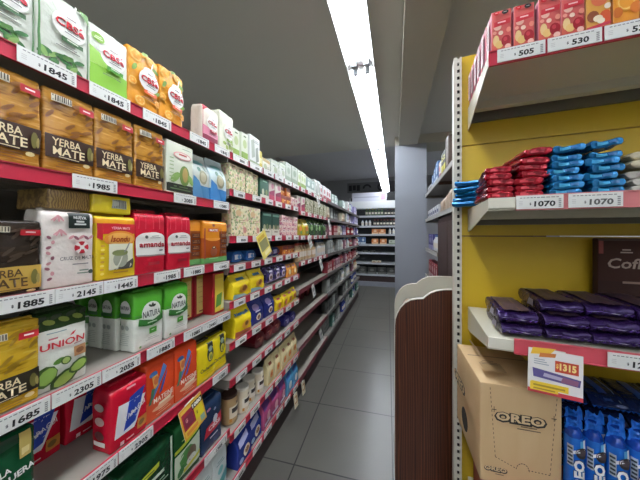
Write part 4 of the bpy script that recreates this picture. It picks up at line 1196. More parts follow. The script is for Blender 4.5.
g2 = 'goods in the second bay'
line(LEFT, 0, B2[0] + RTOP, b2, [('whitegreen', 'white green herb box', 1.138, 1.264, 2), ('tall_white', 'tall white patterned box', 1.268, 1.39, 1, .01), ('yellow_narrow', 'narrow yellow box', 1.394, 1.432, 1), ('tea_beige', 'beige tea box', 1.45, 1.56, 1, .03), ('tea_white', 'white sage tea box', 1.57, 1.78, 2), ('bx_palegreen', 'pale green food box', 1.785, 2.02, 2)], g2)
line(LEFT, 1, B2[1] + RTOP, b2, [('tea_floral', 'cream floral tea box', 1.09, 1.394, 4), ('tea_green', 'dark teal tea box', 1.402, 1.51, 1), ('tea_pinkred', 'white and crimson tea box', 1.515, 1.70, 2), ('tea_orange', 'orange tea box', 1.702, 1.876, 2), ('tea_pink', 'pink speckled tea box', 1.88, 2.025, 2)], g2)
for x in (1.745, 1.832):
    line(LEFT, 1, B2[1] + RTOP + .0645, b2, [('tea_orange', 'upper orange tea box', x - .0425, x + .0425, 1)], g2)
line(LEFT, 2, B2[2] + RTOP, b2, [('tea_floral_tall', 'tall cream floral box', 1.12, 1.40, 2), ('tea_darkgreen', 'dark green tea box', 1.45, 1.70, 2), ('tea_pink', 'pink speckled tea box', 1.708, 2.025, 4)], g2)
line(LEFT, 2, B2[2] + RTOP + .0755, b2, [('tea_pink', 'upper row pink speckled tea box', 1.708, 2.025, 4)], g2)
line(LEFT, 3, B2[3] + RTOP, b2, [('blue_low', 'low blue biscuit pack', 1.15, 1.38, 2, .03), ('navy_low', 'low navy biscuit pack', 1.50, 1.73, 2, .03), ('tea_orange', 'orange box', 1.76, 2.02, 3, .03)], g2)
line(LEFT, 4, B2[4] + RTOP, b2, [('yellow_pouch', 'yellow cocoa pouch', 1.11, 1.457, 2, .01), ('purple_pack', 'purple biscuit pack', 1.468, 1.785, 3, .01), ('orange_small', 'orange food packet', 1.80, 2.02, 2)], g2)
line(LEFT, 5, B2[5] + RTOP, b2, [('yellow_big', 'big yellow cocoa pouch', 1.135, 1.293, 1, .01), ('blue_pouch', 'dark blue biscuit pouch', 1.30, 1.612, 2, .01), ('yellow_small', 'small yellow soup packet', 1.62, 2.02, 4, .01)], g2)
line(LEFT, 6, B2[6] + RTOP, b2, [('darkred', 'dark red biscuit pack', 1.40, 1.78, 3, .05), ('violet', 'violet biscuit pack', 1.80, 2.02, 2, .03)], g2)
line(LEFT, 7, B2[7] + RTOP, b2, [('jar_brown', 'brown capped jar', 1.13, 1.22, 1, .02), ('jar_cream', 'cream labelled jar', 1.225, 1.49, 3, .02), ('flower_pack', 'cream packet with orange flower', 1.50, 2.02, 5, .015)], g2)
line(LEFT, 8, B2[8] + RTOP, b2, [('cookie_blue', 'blue cookie pouch', 1.15, 1.42, 2, .005), ('cookie_pink', 'pink and purple cookie pouch', 1.425, 1.77, 3, .005), ('cookie_sky', 'sky blue cookie pouch', 1.78, 2.02, 2, .005)], g2)
b3 = 'third bay'; g3 = 'goods in the third bay'
line(LEFT, 0, B3[0] + RTOP, b3, [('whitegreen', 'white green herb box', 2.04, 2.25, 3), ('bx_mint', 'pale mint food box', 2.26, 2.50, 2), ('tall_white', 'tall white patterned box', 2.51, 2.72, 2), ('bx_white', 'white and rose food box', 2.73, 2.97, 2)], g3)
line(LEFT, 1, B3[1] + RTOP, b3, [('tea_pinkred', 'white and crimson tea box', 2.04, 2.22, 2), ('olive_pack', 'olive patterned tea box', 2.23, 2.96, 6)], g3)
line(LEFT, 2, B3[2] + RTOP, b3, [('yellow_green', 'yellow green coffee pouch', 2.06, 2.32, 2), ('green_dark', 'dark green coffee pouch', 2.34, 2.94, 4)], g3)
line(LEFT, 3, B3[3] + RTOP, b3, [('bottle_beige', 'beige bottle with red cap', 2.04, 2.62, 8, .02), ('bottle_white', 'white bottle with blue cap', 2.66, 2.96, 4, .02)], g3)
line(LEFT, 5, B3[5] + RTOP, b3, [('darkred', 'dark red biscuit pack', 2.40, 2.92, 3, .2)], g3)
rnd = random.Random(11)
KD = {'bx_grey': 'grey food box', 'bx_palegreen': 'pale green food box', 'bx_cream': 'cream and brown food box', 'bx_red': 'dark red food box', 'bx_white': 'white and rose food box', 'bx_lilac': 'lilac food box', 'bx_indigo': 'indigo food box', 'bx_dark': 'charcoal food box', 'bx_teal': 'teal food box', 'bx_mauve': 'mauve food box', 'bottle_white': 'white bottle with blue cap', 'bottle_red': 'red bottle with pale cap', 'bottle_blue': 'blue bottle with pale cap', 'bottle_violet': 'violet bottle with pale cap', 'bottle_dark': 'dark bottle with red cap', 'bottle_beige': 'beige bottle with red cap'}
PAL = {3: [['bx_palegreen', 'bx_white', 'bx_mint'], ['bx_cream', 'bx_dark', 'bx_grey'], ['bx_cream', 'bx_red', 'bx_mauve'], ['bottle_white', 'bx_grey', 'bx_cream'], ['bx_mauve', 'bx_red', 'bx_dark'], ['bx_grey', 'bx_dark'], ['bx_dark', 'bx_grey'], ['bx_grey', 'bx_dark', 'bx_teal']],
       4: [['bx_white', 'bx_mint', 'bx_white'], ['bx_grey', 'bx_cream', 'bx_lilac'], ['bottle_white', 'bx_lilac', 'bottle_red'], ['bx_mauve', 'bottle_white', 'bx_cream'], ['bx_red', 'bottle_red', 'bx_mauve'], ['bottle_white', 'bx_palegreen', 'bottle_dark'], ['bx_grey', 'bottle_white', 'bx_dark'], ['bottle_blue', 'bx_grey', 'bx_dark']],
       5: [['bx_indigo', 'bx_lilac', 'bottle_blue', 'bottle_violet'], ['bottle_violet', 'bx_lilac', 'bx_lilac'], ['bx_lilac', 'bottle_violet', 'bottle_red'], ['bottle_red', 'bx_mauve', 'bottle_white'], ['bottle_red', 'bx_red', 'bottle_dark'], ['bx_mauve', 'bottle_beige', 'bx_cream'], ['bottle_blue', 'bx_indigo', 'bottle_blue'], ['bottle_blue', 'bx_indigo', 'bx_teal']]}
KD['bx_mint'] = 'pale mint food box'
for b, bn in ((3, 'fourth bay'), (4, 'fifth bay'), (5, 'farthest bay')):
    for si in range(8):
        x = X0[b] + .03; specs = []
        while x < X0[b + 1] - .14:
            kd = rnd.choice(PAL[b][si]); w = PROTO[kd][4][0]
            n = rnd.choice((1, 2, 2)) if w > .1 else rnd.choice((2, 3))
            n = min(n, int((X0[b + 1] - .015 - x) / (w + .006)))
            if n < 1:
                break
            specs.append((kd, KD[kd], x, x + n * (w + .006), n, rnd.choice((.01, .02, .05))))
            x += n * (w + .006) + rnd.choice((0, .01, .05))
        line(LEFT, si, B3[si] + RTOP, bn, specs, 'goods in the ' + bn)
flush('near end')

# tags along bays two and three
for ri, z in enumerate(B2):
    n = 6; rnd2 = random.Random(ri)
    for i in range(n):
        x = 1.10 + i * .155 + (0 if ri == 0 else rnd2.uniform(0, .03))
        price_tag(LEFT, x, x + (.135 if ri == 0 else .1), z, '', 'small white price tag, %s from the near end, %s rail, second bay' % (ORD[i], SH[ri]), 'price tags in the second bay', h=.0345)
for ri in (0, 1, 2, 3):
    for i in range(5):
        x = 2.06 + i * .18
        price_tag(LEFT, x, x + .1, B3[ri], '', 'small white price tag, %s from the near end, %s rail, third bay' % (ORD[i], SH[ri]), 'price tags in the third bay', h=.0345)
# tilted talkers and promo cards further along
def d2(q, t):
    q(rc(-.5, 0, .5, 1), '#E3D26A'); q(rc(-.4, .3, .4, .72), '#8C8A5E'); q(rc(-.4, .76, .3, .9), '#C9A63A'); q(rc(-.2, .08, .4, .24), '#F0E7B0')
promo_card(LEFT, 1.32, -.03, H + B2[2] + .05, .11, .15, 'yellow promotion card tilted over the cream floral boxes of the second bay', d2, rx=-.1, ry=-.45)
def d3(q, t):
    q(rc(-.5, 0, .5, 1), '#D9DAD4'); q(rc(-.36, .45, .36, .75), '#8A8C88'); q(rc(-.3, .15, .3, .28), '#A9AAA4')
for x, z, ry, w, lb in ((2.18, B3[2] + .03, .5, 'a', 'white tag hanging askew between the second and third bays'), (2.55, B3[3] + .0, -.5, 'a', 'white tag hanging askew over the empty shelf of the third bay'), (2.30, B3[4] + .03, .25, 'a', 'white tag hanging from the dull red rail of the third bay'), (2.55, B3[6] + .0, -.45, 'a', 'white tag hanging askew low above the bottom rail of the third bay'), (2.45, B3[0] + .01, .4, 'a', 'white tag hanging from the top rail over olive tea boxes'), (2.9, B3[1] - .0, .4, 'a', 'white tag hanging at the far end of the third bay')):
    promo_card(LEFT, x, -.03, H + z, .07, .115, lb, d3, rx=-.1, ry=-abs(ry), name='hanging_tag')
def d4(q, t):
    q(rc(-.5, 0, .5, 1), '#D9CFB4'); q(rc(-.36, .3, .36, .8), '#B98A50'); q(rc(-.3, .4, .1, .7), '#EFE8D4')
for x, lb in ((2.02, 'brown and cream card hanging near the floor at the bay joint'), (1.85, 'brown and cream card hanging near the floor below sky blue pouches')):
    promo_card(LEFT, x, -.035, H + B3[7] + .03, .07, .10, lb, d4, rx=-.15, ry=.1, name='hanging_tag')

# ------------------------------------------------------------------ end cap goods
E1, E2, E3, E4 = [H + z + .032 for z in EB]
def ec(kind, x, yf, z, label, grp, **k):
    return put(kind, EC, x, yf, z, label, grp, **k)
gj = 'juice cartons on the end cap'
JX = [(.2065, 'juice_red', 'red fruit juice carton at the left corner of the shelf'), (.2565, 'juice_red', 'red fruit juice carton, second from the left corner'), (.3095, 'juice_red', 'red fruit juice carton, third from the left corner'), (.3555, 'juice_red', 'red fruit juice carton, just left of the peach carton'), (.4045, 'juice_peach', 'yellow carton with peaches between red and orange cartons'), (.4545, 'juice_orange', 'orange slice juice carton beside the peach carton')]
for i, (x, kd, lb) in enumerate(JX):
    ec(kd, x, .827 if i not in (2, 3) else .8245, E1, lb, gj)
for i in range(3):
    ec('juice_orange', .504 + i * .0495, .827, E1, 'orange slice juice carton, %s past the one beside the peach carton' % ORD[i], gj)
for j in range(5):
    ec('juice_red', .2025 - j * .001, .877 + j * .049, E1, 'red juice carton in the left edge row, %s behind the corner carton' % ORD[j], gj)
gr, gb, gw = 'red foil packets in piles', 'blue foil packets in piles', 'white foil packets'
rnd = random.Random(21)
def pile(kind, x, yf, n, z, label, grp, th=.0178, jit=.0015, lean=0, rz0=0):
    for i in range(n):
        pos = 'bottom packet' if i == 0 else 'top packet' if i == n - 1 else '%s packet from the bottom' % ORD[i]
        ec(kind, x + rnd.uniform(-jit, jit) + (lean * i), yf + rnd.uniform(-.004, .012), z + i * th, label + ', ' + pos, grp, rz=rz0 + rnd.uniform(-.11, .11), rx=rnd.uniform(-.02, .02), ry=rnd.uniform(-.02, .02))
pile('red_foil', .209, .85, 5, E2 + .002, 'red foil pile at the left of the shelf', gr, lean=.001)
pile('red_foil', .281, .85, 6, E2 + .002, 'red foil pile beside the blue packets', gr)
ec('red_foil', .290, .85, E2 + .115, 'red foil packet lying tilted across the top of the red piles', gr, rz=.1, ry=-.09)
pile('blue_foil', .354, .845, 6, E2 + .002, 'blue foil pile beside the red packets', gb)
pile('blue_foil', .43, .845, 6, E2 + .002, 'blue foil pile above the tag reading 1070', gb)
ec('blue_foil', .365, .85, E2 + .115, 'blue foil packet lying slanted on the first blue pile', gb, rz=-.05, ry=-.03)
ec('blue_foil', .425, .845, E2 + .118, 'blue foil packet lying tilted on the second blue pile', gb, rz=.1, ry=-.1)
pile('white_foil', .512, .85, 3, E2 + .002, 'white foil pile right of the blue packets', gw, .019)
ec('cream_foil', .512, .85, E2 + .064, 'cream packet on the white foil pile, lower of two', gw)
ec('cream_foil', .515, .855, E2 + .087, 'cream packet on the white foil pile, topmost', gw, ry=-.1)
pile('white_foil', .60, .85, 4, E2 + .002, 'white foil pile at the far right of the shelf', gw, .019)
# row behind and blue packets spilling over the left edge
for i in range(5):
    ec('blue_foil', .192 + i * .002, 1.015, E2 + .004 + i * .018, 'blue packet spilling over the left shelf edge by the post, %s' % ('bottom one' if i == 0 else '%s from the bottom' % ORD[i]), gb, rz=1.0 + rnd.uniform(-.5, .5), ry=rnd.uniform(-.06, .06), rx=rnd.uniform(-.06, .06))
# purple bars
gp = 'purple chocolate bars'
BX = [(.255, 'first column'), (.354, 'second column'), (.448, 'third column'), (.542, 'fourth column'), (.637, 'fifth column')]
for c, (x, nm) in enumerate(BX):
    for l in range(2 if c == 0 else 3):
        ec('purple_bar', x + rnd.uniform(-.003, .003), .84 + rnd.uniform(0, .006) + (.02 if l == 2 else 0), E3 + .001 + l * .0325, 'purple chocolate bar in the %s from the left, %s layer' % (nm, ('lowest', 'second', 'top')[l]), gp, rz=rnd.uniform(-.03, .03))
# brown box behind
p = Pack(.30, .03, .27, 'box', M('#341409', .85), seed=77, wr=0, bulge=0, r=.003)
p.rect(-.5, 0, .5, .5, M('#2C1007', .85)); p.rect(-.5, .97, .5, 1, M('#3A2015'))
p.text('Cofler', -.225, .71, .40, .12, M('#9C8C80'), .02, slant=.15); p.lines(-.28, .86, .1, 2, M('#9A8A80'), .03, .015); p.lines(-.2, .48, .34, 1, M('#8A7468'), t=.025)
p.rect(-.5, .82, -.46, .97, M('#7A2A22'))
proto('brown_box', 'display_box', 'box', p)
ec('brown_box', .68, 1.085, E3, 'dark brown display box behind the purple chocolate bars', None)
# cardboard box
KR = '#B39468'
p = Pack(.19, .26, .275, 'box', MP(['#CDAE83', '#C9A97E', '#D0B48A'], 12, 'noise', .7, (1, 1, .2)), seed=78, wr=0, bulge=0, r=.003, n=8)
kdark = M('#2A2624', .6); kk = M('#D2B78E', .7)
def logo(cx, cz, w, h, face):
    p.text('OREO', cx + .004, cz - .008, w * 1.08, h * 1.3, kdark, .13, face)
    p.text('OREO', cx, cz, w, h, kk, .035, face)
logo(.0, .69, .6, .085, 'F'); logo(-.31, .155, .28, .042, 'F'); p.lines(.1, .62, .3, 2, M('#6A5A48'), .025, .01); p.lines(-.26, .105, .16, 1, M('#6A5A48'), t=.008)
def dash(a, b, n):
    for i in range(n):
        if i % 2 == 0:
            x0, z0 = a[0] + (b[0] - a[0]) * i / n, a[1] + (b[1] - a[1]) * i / n; x1, z1 = a[0] + (b[0] - a[0]) * (i + 1) / n, a[1] + (b[1] - a[1]) * (i + 1) / n
            dx, dz = x1 - x0, z1 - z0; L_ = math.hypot(dx, dz); nx, nz = -dz / L_ * .004, dx / L_ * .004
            p.quad([(x0 - nx, z0 - nz), (x1 - nx, z1 - nz), (x1 + nx, z1 + nz), (x0 + nx, z0 + nz)], M('#4A3A2A'), n=1)
dash((-.38, .97), (-.32, .29), 31); dash((-.32, .29), (-.08, .225), 13); dash((.08, .225), (.33, .225), 13); dash((.33, .225), (.4, .97), 31)
for i in range(8):
    q0 = PI * i / 8; q1 = PI * (i + .7) / 8
    dash((.08 * math.cos(q0), 0.225 + .07 * math.sin(q0)), (.08 * math.cos(q1), 0.225 + .07 * math.sin(q1)), 1)
for cx in (-.35, .36):
    dash((cx - .03, .78), (cx + .03, .78), 1); dash((cx, .755), (cx, .81), 1)
logo(-.05, .72, .5, .1, 'L'); p.ell(.22, .42, .13, .12, M('#1E1814', .8), 'L', 18)
p.rect(-.5, .47, .5, .49, M('#7A6040'), 'T', 4); p.rect(-.3, .5, -.27, .98, M('#8A7050'), 'T', 3); p.rect(-.4, .1, -.1, .3, M('#9A7E58'), 'T', 3); p.lines(-.25, .34, .25, 3, M('#6A5540'), .04, .015, 'T'); p.ell(.3, .0, .11, .075, M('#1E1814', .8), 'F', 12, 0, PI)
proto('kraft_box', 'cardboard_box', 'cardboard box', p)
_bx = Vector((.452, .72)); _sx, _cx = math.sin(math.radians(15.5)), math.cos(math.radians(15.5))
_c = _bx + Vector((_cx, -_sx)) * .095 + Vector((_sx, _cx)) * .13
o = link('cardboard_box', PROTO['kraft_box'][2], None, Matrix.Translation((_c.x, _c.y, H - .418 - .275)) @ Matrix.Rotation(-math.radians(15.5), 4, 'Z'))
tag(o, 'open-ended kraft cardboard biscuit carton with dark logo, standing in front of the yellow panel', 'cardboard box')
# carton tray that carries the box and rolls
mb = MB(); mb.box(.19, .80, .80, 1.12, E4, H - .6945, M('#8E2430', .5)); mb.box(.19, .80, .797, .80, E4 + .05, H - .72, M('#C9B08A', .5))
tag(link('carton_tray', mb.mesh('tray'), None, EC.m.copy()), 'dark red goods carton on the lowest shelf under the kraft box', 'carton')
TRAY = H - .694
go = 'blue biscuit rolls'
RX = [(.3715, 'beside the kraft box'), (.412, 'second from the kraft box'), (.4525, 'third from the kraft box'), (.493, 'fourth from the kraft box'), (.5335, 'fifth from the kraft box'), (.574, 'sixth from the kraft box')]
for i, (x, w) in enumerate(RX):
    ec('oreo_roll', x, .838 + (i % 2) * .004, TRAY, 'blue biscuit roll standing in the front row, ' + w, go, rz=rnd.uniform(-.12, .12) + .15)
for i in range(5):
    ec('oreo_roll', .392 + i * .043, .886, TRAY, 'blue biscuit roll in the second row, %s from the kraft box' % ORD[i], go, rz=rnd.uniform(-.4, .4))
for c in range(4):
    for l in range(5):
        ec('navy_pack', .40 + c * .088, .948 + rnd.uniform(0, .004), TRAY + .001 + l * .0475, 'navy biscuit packet piled behind the blue rolls, %s column, %s layer' % (ORD[c], ORD[l]), 'navy packets behind the rolls', rz=rnd.uniform(-.05, .05))
# end cap tags and price card
def etag(x0, x1, i, n, lb, h=.0345, faded=False):
    price_tag(EC, x0, x1, EB[i] + .0005, n, lb, 'price tags on the end cap', y=.8145, h=h, faded=faded)
etag(.194, .297, 0, '505', 'white price tag reading 505 under the red juice cartons')
etag(.302, .405, 0, '530', 'white price tag reading 530 left of two, under red and peach cartons')
etag(.41, .513, 0, '530', 'white price tag reading 530 cut by the photo edge, under orange cartons')
etag(.236, .333, 1, '1070', 'white price tag reading 1070 under the red foil piles')
etag(.343, .442, 1, '1070', 'white price tag reading 1070 under the blue foil piles', faded=True)
etag(.4156, .52, 2, '1290', 'white price tag below the purple bars, cut by the photo edge')
def d5(q, t):
    q(rc(-.5, 0, .5, 1), '#ECE9E8'); q(rc(-.5, 0, .5, .09), '#C8404C')
    q([(-.46, .86), (-.1, .92), (.02, 1.06), (-.42, 1.02)], '#E5B93A'); q([(-.3, .82), (.0, .86), (.02, .95), (-.28, .92)], '#C9763A'); q(rc(.0, .55, .42, .8), '#C2452C'); t('$', .04, .68, .05, .12, '#EBC56A'); t('1315', .23, .68, .3, .16, '#F3DF8E', .05)
    q([(-.4, .36), (.44, .30), (.46, .46), (-.42, .56)], '#5A5088'); q([(-.22, .40), (.34, .35), (.34, .42), (-.2, .48)], '#B7AFC9'); q([(.1, .34), (.4, .32), (.42, .43), (.14, .46)], '#8A5A7A'); t('BAR', .04, .415, .0001, .0001, '#5A5088') if False else None
    q(rc(-.46, .06, .06, .24), '#E8C53A'); q(rc(-.44, .12, .24, .26), '#E8C53A'); q(rc(-.4, .16, .18, .2), '#A88A2A'); q(rc(-.4, .09, .0, .12), '#A88A2A')
    for i in range(3):
        q(rc(-.4, .66 + i * .05, -.12 - i * .04, .68 + i * .05), '#A9AEB8')
promo_card(EC, .314, .808, H - .294, .108, .106, 'white promotion card reading 1315 hanging below the purple chocolate bars', d5, rx=-.12, ry=.06)

# ------------------------------------------------------------------ scalloped wooden bin
WOOD = MP(['#2A110A', '#52291A', '#34160D', '#653823'], 3.2, 'wave', .35, (9, 9, .35))
EDGE = M('#D2CEC4', .4)
BINF = Frame(AR(0, 0), -TH)                   # x = r (to the right), y = a (away)
def scallop(x1=.42):
    pts = [(.012, .02), (.012, 1.03)]
    zt = H - .415
    prof = [(0, H - .43), (.003, H - .40), (.012, H - .372), (.026, H - .345), (.046, H - .322), (.07, H - .307), (.098, H - .300), (.125, H - .297), (.136, H - .285), (.155, H - .270), (.18, H - .258), (.21, H - .2515), (.24, H - .249), (x1, H - .248)]
    return prof
def bin_():
    root = bpy.data.objects.new('wooden_bin', None); COL.objects.link(root); root.matrix_world = BINF.m.copy()
    tag(root, 'dark wood bin with scalloped sides and white edging beside the end cap', 'bin')
    pr = scallop()
    for a, nm in ((1.25, 'near'), (1.615, 'far')):
        mb = MB(); out = [(.0, .03)] + pr + [(.42, .03)]
        wm = WOOD if nm == 'near' else M('#C2C2B6', .5)
        n = len(out)
        A = [mb.v((x, a, z)) for x, z in out]; B = [mb.v((x, a + .018, z)) for x, z in out]
        for t in tessellate_polygon([[Vector((x, z, 0)) for x, z in out]]):
            mb.face([A[i] for i in t], wm); mb.face([B[i] for i in reversed(t)], M('#C2C2B6', .5))
        sp = link('side_panel', mb.mesh('panel', False), root)
        if nm == 'far':
            sp['label'] = 'pale inner face of the far scalloped side'
        eb = MB()
        path = [(.0, .03)] + pr
        for (x0, z0), (x1, z1) in zip(path, path[1:]):
            dx, dz = x1 - x0, z1 - z0; L_ = math.hypot(dx, dz) or 1; nx, nz = -dz / L_ * .0028, dx / L_ * .0028
            q = [eb.v((x0 + nx, a - .0015, z0 + nz)), eb.v((x1 + nx, a - .0015, z1 + nz)), eb.v((x1 + nx, a + .0195, z1 + nz)), eb.v((x0 + nx, a + .0195, z0 + nz))]
            r_ = [eb.v((x0 - nx * .1, a - .0015, z0 - nz * .1)), eb.v((x1 - nx * .1, a - .0015, z1 - nz * .1)), eb.v((x1 - nx * .1, a + .0195, z1 - nz * .1)), eb.v((x0 - nx * .1, a + .0195, z0 - nz * .1))]
            eb.face(q, EDGE); eb.face((q[0], q[1], r_[1], r_[0]), EDGE); eb.face((q[3], q[2], r_[2], r_[3]), EDGE)
        link('edge_band', eb.mesh('edge'), sp)['label'] = 'white edge banding'
    mb = MB(); mb.box(.004, .02, 1.268, 1.615, .03, H - .60, M('#C2C2B6', .5)); link('front_panel', mb.mesh('front'), root)
    mb = MB(); mb.box(.40, .418, 1.268, 1.615, .03, H - .25, M('#B5B4A8', .5)); link('back_panel', mb.mesh('back'), root)
    mb = MB(); mb.box(.02, .40, 1.268, 1.615, .545, .562, M('#B5B4A8', .5)); link('bin_base', mb.mesh('base'), root)
    mb = MB(); mb.box(.03, .40, 1.255, 1.628, 0, .03, M('#241410', .6)); link('plinth', mb.mesh('plinth'), root)
bin_()
# bread bags filling the bin
foil('bread_bag', '#B9A288', '#8A7458', .15, .30, .085, 'pillow_x', [El(.0, .5, .25, .3, '#C98A5A'), El(.25, .5, .1, .2, '#6E4A3A')], 'bread_bag', 'bread bag', .3, wr=.006)
for l in range(4):
    for c in range(2):
        put('bread_bag', BINF, .105 + c * .165, 1.285 + (l % 2) * .01, .5635 + l * .1, 'bread bag lying in the wooden bin, %s layer, %s side' % (ORD[l], ('aisle', 'shelf')[c]), 'bread bags in the bin')
for c in range(1):
    put('bread_bag', BINF, .12, 1.29, .5635 + 4 * .1, 'bread bag on top of the bin heap, showing at the scalloped edge', 'bread bags in the bin', rz=.1, sc=(.9, 1, 1))

# ------------------------------------------------------------------ right hand gondola
RB = [.475, .155, -.215, -.55, -.95, -1.27]
WRAIL = M('#B8B7B4', .4); BROWN = M('#3B2622', .6)
gr_ = 'gondola bays behind the wooden bin'
gondola(RIGHT, -2.62, -1.70, [.475, .155], 'right hand gondola bay behind the end cap with a dark brown cabinet below', depth=.42, board=M('#5A463E', .5), back=BROWN, rail_col=WRAIL, group=gr_, top=H + .55)
mb = MB(); mb.box(-2.615, -1.70, .012, .36, 0, H + .13, BROWN); mb.box(-2.61, -2.17, .006, .012, .1, H + .10, M('#43302A', .5)); mb.box(-2.16, -1.705, .006, .012, .1, H + .10, M('#43302A', .5))
tag(link('cabinet', mb.mesh('cabinet'), None, RIGHT.m.copy()), 'dark brown cabinet standing under the second shelf behind the wooden bin', 'cabinet')
gondola(RIGHT, -3.58, -2.63, [.475, .155, -.215, -.55, -.95, -1.27], 'right hand gondola bay between the cabinet and the column', depth=.42, board=M('#77736C', .5), back=M('#4A4642', .6), rail_col=WRAIL, group=gr_, top=H + .55)
RT = .034
simple('yb_pack', 'food_box', 'food box', .09, .06, .2, 'box', M('#2A2A22', .4), [R(-.5, .1, .5, .45, '#C9C23A'), Ln(0, .75, .8, 2, '#D5CF6A', .12, .06)], wr=0, bulge=0)
simple('brown_carton', 'food_box', 'food box', .22, .2, .225, 'box', M('#55463E', .5), [R(-.5, .9, .5, .95, '#6A5A50')], wr=0, bulge=0)
foil('beige_bag', '#C4AE98', '#9A8672', .15, .1, .14, 'pouch', [El(0, .4, .25, .2, '#D0BBA4')], 'snack_bag', 'snack bag', .3, seams=False, wr=.008)
simple('cup_pack', 'food_box', 'food box', .09, .08, .07, 'box', M('#C9CBD0', .4), [R(-.5, .3, .5, .6, '#2F3C6A')], wr=0, bulge=0)
g5 = 'goods on the right hand gondola'
def rg(kind, a, yf, z, label, **k):
    return put(kind, RIGHT, -a, yf, H + z, label, g5, **k)
rg('brown_carton', 2.25, .02, .475 + RT, 'dark brown carton atop the right hand gondola beside the slotted post', sc=(.5, 1, 1.2))
rg('yb_pack', 2.37, .02, .475 + RT, 'black box with yellow band atop the right hand gondola, nearer one')
rg('yb_pack', 2.47, .02, .475 + RT, 'black box with yellow band atop the right hand gondola, farther one')
rg('bx_white', 2.59, .02, .475 + RT, 'white and rose box atop the right hand gondola')
for i, a in enumerate((2.78, 2.92, 3.06)):
    rg('bx_blue', a, .02, .475 + RT, 'blue box atop the right hand gondola, %s from the camera' % ORD[i], sc=(1, 1, 1.5 - .25 * i))
for i, a in enumerate((3.22, 3.33, 3.44)):
    rg('cup_pack', a, .02, .475 + RT, 'small white and navy box atop the right hand gondola, %s from the column' % ORD[2 - i])
for i in range(5):
    rg('beige_bag', 1.85 + i * .155, .02 + .01 * (i % 2), .155 + RT, 'beige snack bag on the second shelf, %s from the slotted post' % ORD[i], sc=(1, 1, 1.7 - .15 * i))
for i in range(4):
    rg('bottle_white', 2.75 + i * .11, .03, -.215 + RT, 'white bottle with blue cap on the right hand gondola, %s from the cabinet' % ORD[i])
for i in range(3):
    rg('bx_indigo', 3.17 + i * .13, .03, -.215 + RT, 'indigo box on the right hand gondola, %s from the white bottles' % ORD[i])
for i in range(6):
    rg('cup_pack', 2.72 + i * .14, .02, .155 + RT, 'small white and navy box on the second right hand shelf, %s from the cabinet' % ORD[i], sc=(1.1, 1, 1.4))
for i in range(6):
    rg('bx_red', 2.72 + i * .14, .03, -.55 + RT, 'dark red box on the right hand gondola, %s from the cabinet' % ORD[i], sc=(1, 1, 1.5))

# ------------------------------------------------------------------ end wall shelving
KB = [.46, .18, -.05, -.33, -.555, -.835, -1.15]
bw = M('#B9BEC4', .45)
root = gondola(BACK, -1.30, .45, KB, 'wide shelving unit across the end of the aisle with white canopy above', depth=.45, board=bw, back=M('#34383C', .6), rail_col=bw, group=None, top=H + 1.06, rh=.05)
mb = MB(); mb.box(-.87, .87, -.30, .0, H + .70, H + .90, M('#DDE0E2', .5)); link('canopy', mb.mesh('canopy'), root)['label'] = 'white canopy fascia'
mb = MB(); mb.box(-.87, .87, -.26, .2, .0, .12, M('#8A8E98', .5)); link('plinth', mb.mesh('plinth'), root)
mb = MB(); mb.box(-1.15, -.22, -.03, .0, H + .905, H + 1.14, M('#C9CBD8', .5)); mb.box(-1.1, -.4, -.034, -.03, H + 1.0, H + 1.03, M('#A9ABBA', .5)); mb.box(-.36, -.25, -.034, -.03, H + .94, H + 1.1, M('#B98AA8', .5))
tag(link('sign_board', mb.mesh('sign'), None, BACK.m.copy()), 'pale lilac sign board standing on the end shelving canopy', 'sign')
mb = MB(); mb.box(-.20, .42, -.06, .1, H + .905, H + 1.12, M('#17181C', .8)); mb.box(-.19, .41, -.064, -.06, H + .92, H + 1.10, M('#0E0F12', .8))
tag(link('dark_panel', mb.mesh('panel'), None, BACK.m.copy()), 'black box panel on the end shelving canopy next to the column', 'panel')
gk = 'goods on the end wall shelving'
def bkline(kind, desc, r0, r1, n, si, off=.02, sc=None):
    w = (r1 - r0) / n
    for i in range(n):
        lb = '%s on the %s shelf of the end wall' % (desc, SH[si]) + ('' if n == 1 else ', %s from left' % ORD[i])
        put(kind, BACK, r0 + w * (i + .5), off, H + KB[si] + .048, lb, gk, sc=sc)
bkline('bottle_green', 'green bottle', -.80, -.30, 6, 0); bkline('bottle_dark', 'dark bottle with red cap', -.28, .3, 7, 0)
bkline('bottle_white', 'white bottle with blue cap', -.92, -.62, 3, 1); bkline('bottle_dark', 'dark bottle with red cap', -.58, .02, 7, 1); bkline('bottle_beige', 'beige bottle', .06, .3, 3, 1)
bkline('bx_orange', 'orange carton', -.62, -.24, 2, 2, sc=(1, 1, .9)); bkline('bottle_white', 'white bottle with blue cap', -.18, .2, 4, 2); bkline('bx_blue', 'pale blue box', -1.08, -.78, 2, 3, sc=(1, 1, 1.35))
bkline('bx_orange', 'orange carton', -.64, -.2, 2, 3); bkline('bx_palegreen', 'pale green box', -.16, .2, 3, 3, sc=(1, 1, .8))
bkline('bx_dark', 'charcoal box', -.9, -.5, 2, 4, sc=(1, 1, .35)); bkline('bx_cream', 'cream and brown box', -.62, -.36, 2, 5, sc=(1, 1, .4)); bkline('bx_dark', 'charcoal carton', -1.0, .3, 5, 6, sc=(1.6, 1, 1.2)) 
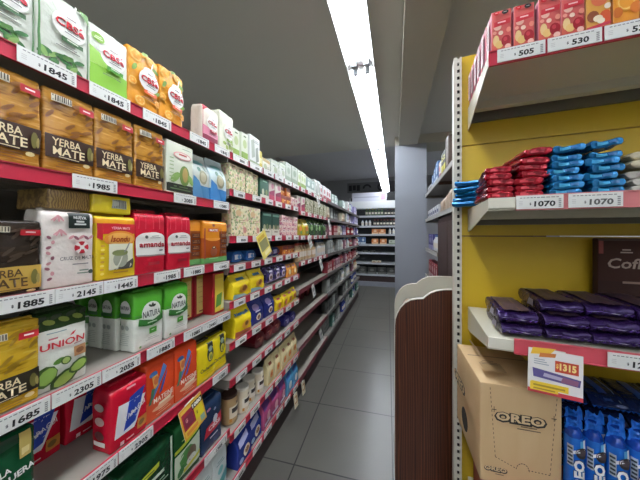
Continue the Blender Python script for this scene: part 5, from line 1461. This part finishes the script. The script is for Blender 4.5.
# dark lettering-like fittings high on the end wall
mb = MB(); mb.box(-1.5, .6, -.012, 0, H + 1.34, H + 1.66, M('#6F7072', .6)); o = link('wall_sign', mb.mesh('sign'), None, Frame(AR(8.299, 0), -TH).m.copy())
tag(o, 'grey board with dark blurred shapes high on the end wall', 'sign')
dk = M('#2E2E30', .6)
def shape(fn):
    k = MB(); fn(k); link('emblem', k.mesh('emblem'), o)
def ring(k, cx, cz, r, a0, a1):
    n = 14
    k.prism([(cx + r * math.cos(q), cz + r * math.sin(q)) for q in lsp(a0, a1, n)] + [(cx + r * .6 * math.cos(q), cz + r * .6 * math.sin(q)) for q in reversed(lsp(a0, a1, n))], -.03, -.012, dk)
shape(lambda k: [k.box(-1.45 + i * .13, -1.35 + i * .13, -.03, -.012, H + 1.40 + .02 * (i % 2), H + 1.58, dk) for i in range(3)])
shape(lambda k: ring(k, -.86, H + 1.46, .14, .2, PI))
shape(lambda k: ring(k, -.42, H + 1.49, .12, .6, 2 * PI - .3))
shape(lambda k: k.box(-.26, -.2, -.03, -.012, H + 1.4, H + 1.6, dk))
shape(lambda k: k.box(.02, .2, -.03, -.012, H + 1.4, H + 1.6, dk))

# ------------------------------------------------------------------ camera, world, view
cam = bpy.data.cameras.new('camera')
cam.sensor_fit = 'HORIZONTAL'; cam.sensor_width = 36
cam.lens = 36 * 255 / 640
cam.shift_y = -6 / 640
cam.clip_start = .02
co = bpy.data.objects.new('camera', cam); COL.objects.link(co)
co.location = (0, 0, H); co.rotation_euler = (PI / 2, 0, 0)
sc = bpy.context.scene
sc.camera = co
w = bpy.data.worlds.new('world'); sc.world = w; w.use_nodes = True
w.node_tree.nodes['Background'].inputs['Color'].default_value = (.8, .85, .9, 1)
w.node_tree.nodes['Background'].inputs['Strength'].default_value = .03
sc.view_settings.view_transform = 'Standard'
sc.view_settings.look = 'None'
sc.view_settings.exposure = .15
sc.view_settings.gamma = 1
sc.view_settings.use_curve_mapping = False
sc.cycles.max_bounces = 6
sc.cycles.diffuse_bounces = 4
sc.cycles.use_denoising = True
bpy.context.view_layer.update()
